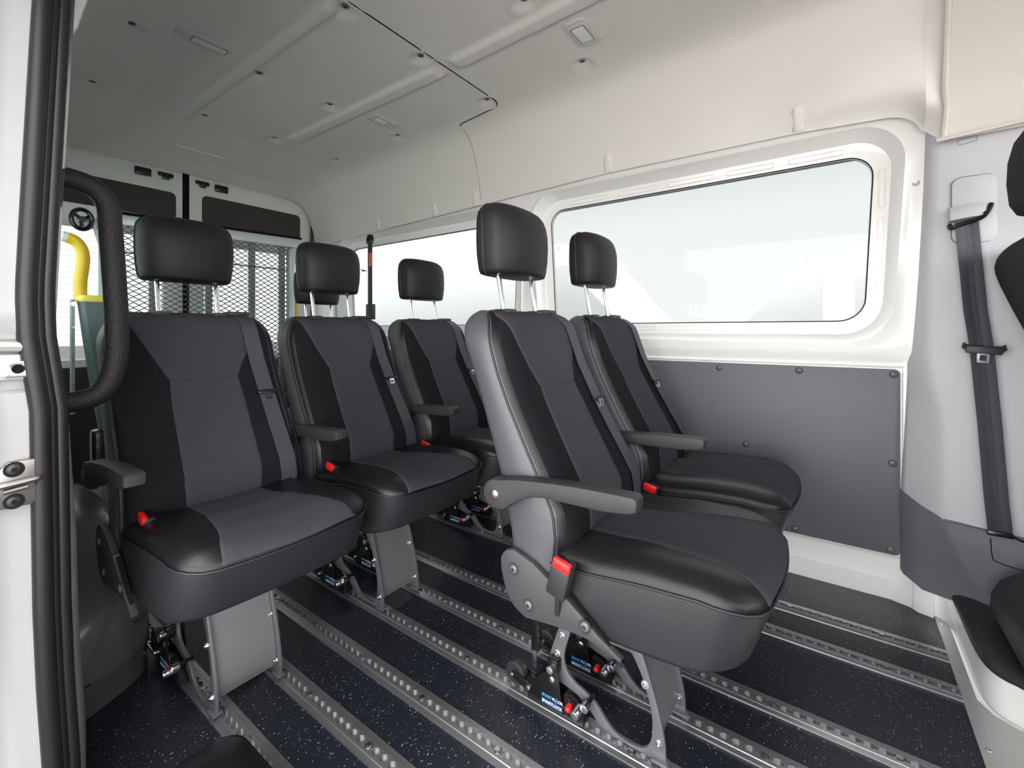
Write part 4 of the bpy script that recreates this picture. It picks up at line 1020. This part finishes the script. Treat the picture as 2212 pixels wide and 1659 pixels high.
mb = MB(); mb.grid(jp, range(13), [.0, .05, .1, .15, .2, .25, .3, .35, .4, .45, .5, .55, .6, .65, .7, .75, .785, .79, .793, .796, .80, .83, .86, .864, .868, .872, .876, .88, .885, .89, .92, .96, 1.0, 1.05, 1.1, 1.15, 1.2, 1.25, 1.3, 1.35, 1.4, 1.45, 1.5, 1.55, 1.6])
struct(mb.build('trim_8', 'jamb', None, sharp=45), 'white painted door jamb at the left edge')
se = empty('jamb_seal', (-1.06, .15, .0)); tag(se, 'long black double rubber seal running down the door jamb at the left', 'door seal')
SZ = [-.02 + .03 * k for k in range(56)]
for nm, dy, dx, r in (('seal_bulb', -.0115, .004, .0135), ('seal_lip', .0125, -.002, .0098)):
    mb = MB(); mb.tube([(dx, jx(z) + dy - .15 - .002, z) for z in SZ], r, 14); mb.build(nm, 'rubber', se, sharp=60)
mb = MB(); mb.tube([(.003, jx(z) + .0005 - .152, z) for z in SZ], .008, 8); mb.build('seal_web', 'rubber', se, sharp=60)
# striker
sk = empty('door_striker', (-1.0505, .116, .648)); tag(sk, 'steel door striker plate with two bolts on the white jamb', 'door striker')
hexl = [(-.036, -.012), (-.018, -.036), (.018, -.036), (.032, -.020), (.032, .022), (.020, .036), (-.008, .036), (-.036, .004)]
mb = MB(); mb.prism([hexl], -.004, .004, 'x', .001); mb.build('striker_plate', 'steel', sk, sharp=30)
for y, z in ((-.002, .024), (-.002, -.026)):
    mb = MB(); mb.cyl((.004, y, z), (.0055, y, z), .012, 18, mi=0); mb.disc_dome((.005, y, z), (1, 0, 0), .009, .004, 16, mi=1); mb.hexa((.0088, y, z), (1, 0, 0), .004, .001, mi=0); mb.build('striker_bolt', ['gloss', 'plastic'], sk)
mb = MB(); mb.tube(smooth_path([(.002, -.022, .002), (.009, -.022, .002), (.012, -.016, .002), (.012, .018, .005), (.009, .024, .006), (.002, .024, .006)], 4), .0050, 10); mb.tube([(.012, -.014, -.008), (.012, .012, -.005)], .004, 8); mb.build('striker_loop', 'steel', sk)
# belt-line track bracket
tk = empty('track_bracket', (-1.058, .115, .83)); tag(tk, 'bright metal track bracket with one round hole on the door jamb', 'bracket')
mb = MB(); mb.prism([rrect(-.06, .036, -.018, .022, .003, 2)], -.004, .004, 'x', .001); mb.build('bracket_plate', 'sheet', tk)
mb = MB(); mb.prism([rrect(-.012, .022, -.014, .012, .003, 3), [(.004 + .007 * math.cos(a), -.001 + .007 * math.sin(a)) for a in [2 * PI * k / 16 for k in range(16)]]], .004, .010, 'x', .001); mb.build('bracket_boss', 'zinc', tk)
mb = MB(); mb.disc_dome((.005, .004, -.001), (1, 0, 0), .0068, .001, 16); mb.build('bolt_hole', 'dark', tk)
mb = MB(); mb.tube([(.003, -.07, .036), (.003, .018, .034)], .009, 8); mb.build('track_edge', 'sheet', tk)
# header above the sliding door and near-side front pillar
mb = MB(); mb.box(-1.10, .32, .06, .17, 1.585, 1.95, .02); mb.prism([[(-1.10, 1.585), (-1.10, 1.50), (-1.075, 1.53), (-1.04, 1.565), (-1.0, 1.585)]], .10, .17, 'y', .006); mb.prism([[(.13, 1.452), (.198, 1.458), (.215, 1.48), (.236, 1.57), (.236, 1.75), (.13, 1.75)]], -1.27, -1.20, 'x', .008)
struct(mb.build('trim_9', 'white', None, sharp=30), 'white header over the sliding door opening')
mb = MB(); mb.box(.30, .42, .06, .17, -.05, 1.95, .02); struct(mb.build('wall_front', 'pillar', None, sharp=30), 'front pillar of the sliding door opening')
# grab handle
gh = empty('grab_handle', (-1.25, .21, .97)); tag(gh, 'tall black textured grab handle behind the door seal at the left', 'grab handle')
gp = smooth_path([(0, -.045, .222), (0, .000, .226), (0, .040, .215), (0, .060, .185), (0, .064, .14), (0, .071, .02), (0, .075, -.08), (0, .072, -.15), (0, .056, -.200), (0, .025, -.222), (0, -.045, -.226)], 5)
mb = MB(); mb.tube([Vector(p) for p in gp], .0165, 14, flat=1.25); mb.build('grip_tube', 'handrail', gh, sharp=70)
for z in (.205, -.226):
    mb = MB(); mb.box(-.028, .028, -.075, -.012, z - .035, z + .035, .010); mb.build('handle_mount', 'handrail', gh)
# black moulded piece on the floor at the lower left
bp_ = empty('step_cover', (-.80, .26, 0)); tag(bp_, 'glossy black plastic step cover at the bottom left corner of the floor', 'step cover')
mb = MB(); rs = []
for z, k in ((0, 1), (.05, 1), (.085, .95), (.098, .85), (.100, .6)):
    rs.append([(x, y, z) for x, y in rrect(-.20 * k, .16 * k, -.16 * k, .16 * k, .05 * k, 6)])
mb.rings(rs, True, True, True); mb.build('cover_body', 'gloss', bp_, sharp=60)
# ------------------------------------------------------------------ cab shell beyond the photograph (only lets the light in as the real cab does)
mb = MB(); mb.box(.42, 1.9, .06, .12, -.05, .80); mb.box(.42, 1.9, 1.93, 1.98, -.05, .80); mb.box(.75, 1.9, .06, 1.98, -.06, -.01); mb.box(1.55, 1.9, .06, 1.98, -.05, .80); mb.box(.42, 1.5, .06, .12, 1.5, 1.9); mb.box(.60, 1.5, 1.90, 1.95, 1.45, 1.9); mb.box(.36, .70, 1.925, 1.965, -.05, 1.9)
struct(mb.build('wall_cab', 'dark_trim'), 'lower cab walls and dashboard')
# outer roof skin so that no light leaks through the liner
mb = MB(); mb.grid(lambda s, X: (X, s[0], s[1]), [(.05, 1.50), (.07, 1.90), (.30, 2.03), (1.78, 2.03), (2.01, 1.90), (2.03, 1.50)], [-3.22, 1.5]); struct(mb.build('wall_roof', 'white'), 'outer roof skin')
mb = MB(); mb.box(-60, 60, -60, 60, -.70, -.62); struct(mb.build('ground', 'bounce_ground'), 'ground outside, its dark and pale tones made up to steer bounce light')
# ------------------------------------------------------------------ white vans parked outside the large window
def parked_van(x, y, s, label):
    v = tag(empty('parked_van', (x, y, -.62)), label, 'van', 'vans parked outside')
    mb = MB(); side = sp2([(-2.6, .35), (-2.6, 2.3), (-2.4, 2.55), (.9, 2.55), (1.3, 2.45), (2.1, 1.55), (2.75, 1.25), (2.9, .9), (2.9, .35)], 3)
    mb.prism([[(px * s, z) for px, z in side]], -.95, .95, 'y', .05); b = mb.build('van_body', 'vanbody', v, sharp=40)
    mb = MB(); mb.prism([[(x_ * s, z) for x_, z in ((1.05, 2.25), (1.35, 2.28), (1.95, 1.65), (1.05, 1.55))]], -.975, -.955, 'y', .01); mb.build('side_window', 'vanglass', v)
    mb = MB(); mb.prism([[(x_ * s, z) for x_, z in ((-2.2, 2.2), (.7, 2.2), (.7, 1.55), (-2.2, 1.55))]], -.975, -.955, 'y', .01); mb.build('side_window', 'vanglass', v)
    for wx in (-1.7, 1.9):
        mb = MB(); mb.cyl((wx * s, -1.0, .34), (wx * s, -.75, .34), .34, 28); mb.build('wheel', 'rubber', v)
    return v
parked_van(-3.9, 5.6, 1, 'white van parked close outside, between the two side windows')
parked_van(.9, 8.2, -1, 'white van parked farther outside, behind the right half of the large window')
# ------------------------------------------------------------------ light, camera
w = bpy.data.worlds.new('World'); bpy.context.scene.world = w; w.use_nodes = True
nt = w.node_tree; bg = nt.nodes['Background']; tc = nt.nodes.new('ShaderNodeTexCoord'); sx = nt.nodes.new('ShaderNodeSeparateXYZ')
nt.links.new(tc.outputs['Generated'], sx.inputs[0])
def ramp(sock, a, b):
    n = nt.nodes.new('ShaderNodeMapRange'); n.interpolation_type = 'SMOOTHSTEP'; n.inputs['From Min'].default_value = a; n.inputs['From Max'].default_value = b
    nt.links.new(sock, n.inputs['Value']); return n.outputs[0]
def mixc(fac, c1, c2):
    n = nt.nodes.new('ShaderNodeMix'); n.data_type = 'RGBA'; nt.links.new(fac, n.inputs[0])
    for k, c in ((6, c1), (7, c2)):
        if isinstance(c, tuple): n.inputs[k].default_value = (*c, 1)
        else: nt.links.new(c, n.inputs[k])
    return n.outputs[2]
dot = nt.nodes.new('ShaderNodeVectorMath'); dot.operation = 'DOT_PRODUCT'; dot.inputs[1].default_value = Vector((.55, -.83, .05)).normalized(); nt.links.new(tc.outputs['Generated'], dot.inputs[0])
az = ramp(dot.outputs['Value'], .10, .80)
up = ramp(sx.outputs['Z'], .40, .16); dn = ramp(sx.outputs['Z'], -.25, -.05)
m1 = nt.nodes.new('ShaderNodeMath'); m1.operation = 'MULTIPLY'; nt.links.new(az, m1.inputs[0]); nt.links.new(up, m1.inputs[1])
m2 = nt.nodes.new('ShaderNodeMath'); m2.operation = 'MULTIPLY'; nt.links.new(m1.outputs[0], m2.inputs[0]); nt.links.new(dn, m2.inputs[1])
c = mixc(m2.outputs[0], (2.15, 2.2, 2.2), (6.5, 6.45, 6.4))     # bright band over the yard on the open side
c = mixc(ramp(sx.outputs['Z'], .50, .92), c, (8.2, 8.0, 7.8))                          # bright overcast zenith, lights the ground outside
nt.links.new(c, bg.inputs['Color']); bg.inputs['Strength'].default_value = 1.55
sc = bpy.context.scene
sc.view_settings.view_transform = 'Standard'; sc.view_settings.look = 'None'; sc.view_settings.gamma = 1; sc.view_settings.exposure = 0.0
cam = bpy.data.cameras.new('camera'); co = bpy.data.objects.new('camera', cam); C.objects.link(co); sc.camera = co
th = math.radians(54.18); s_, c_ = math.sin(th), math.cos(th)
R = Matrix(((s_, 0, c_), (c_, 0, -s_), (0, 1, 0)))
co.matrix_world = Matrix.Translation((0, 0, .89)) @ R.to_4x4()
cam.sensor_fit = 'HORIZONTAL'; cam.sensor_width = 36; cam.lens = 970 / 2212 * 36; cam.clip_start = .02
cam.shift_y = -(829.5 - 714) / 2212
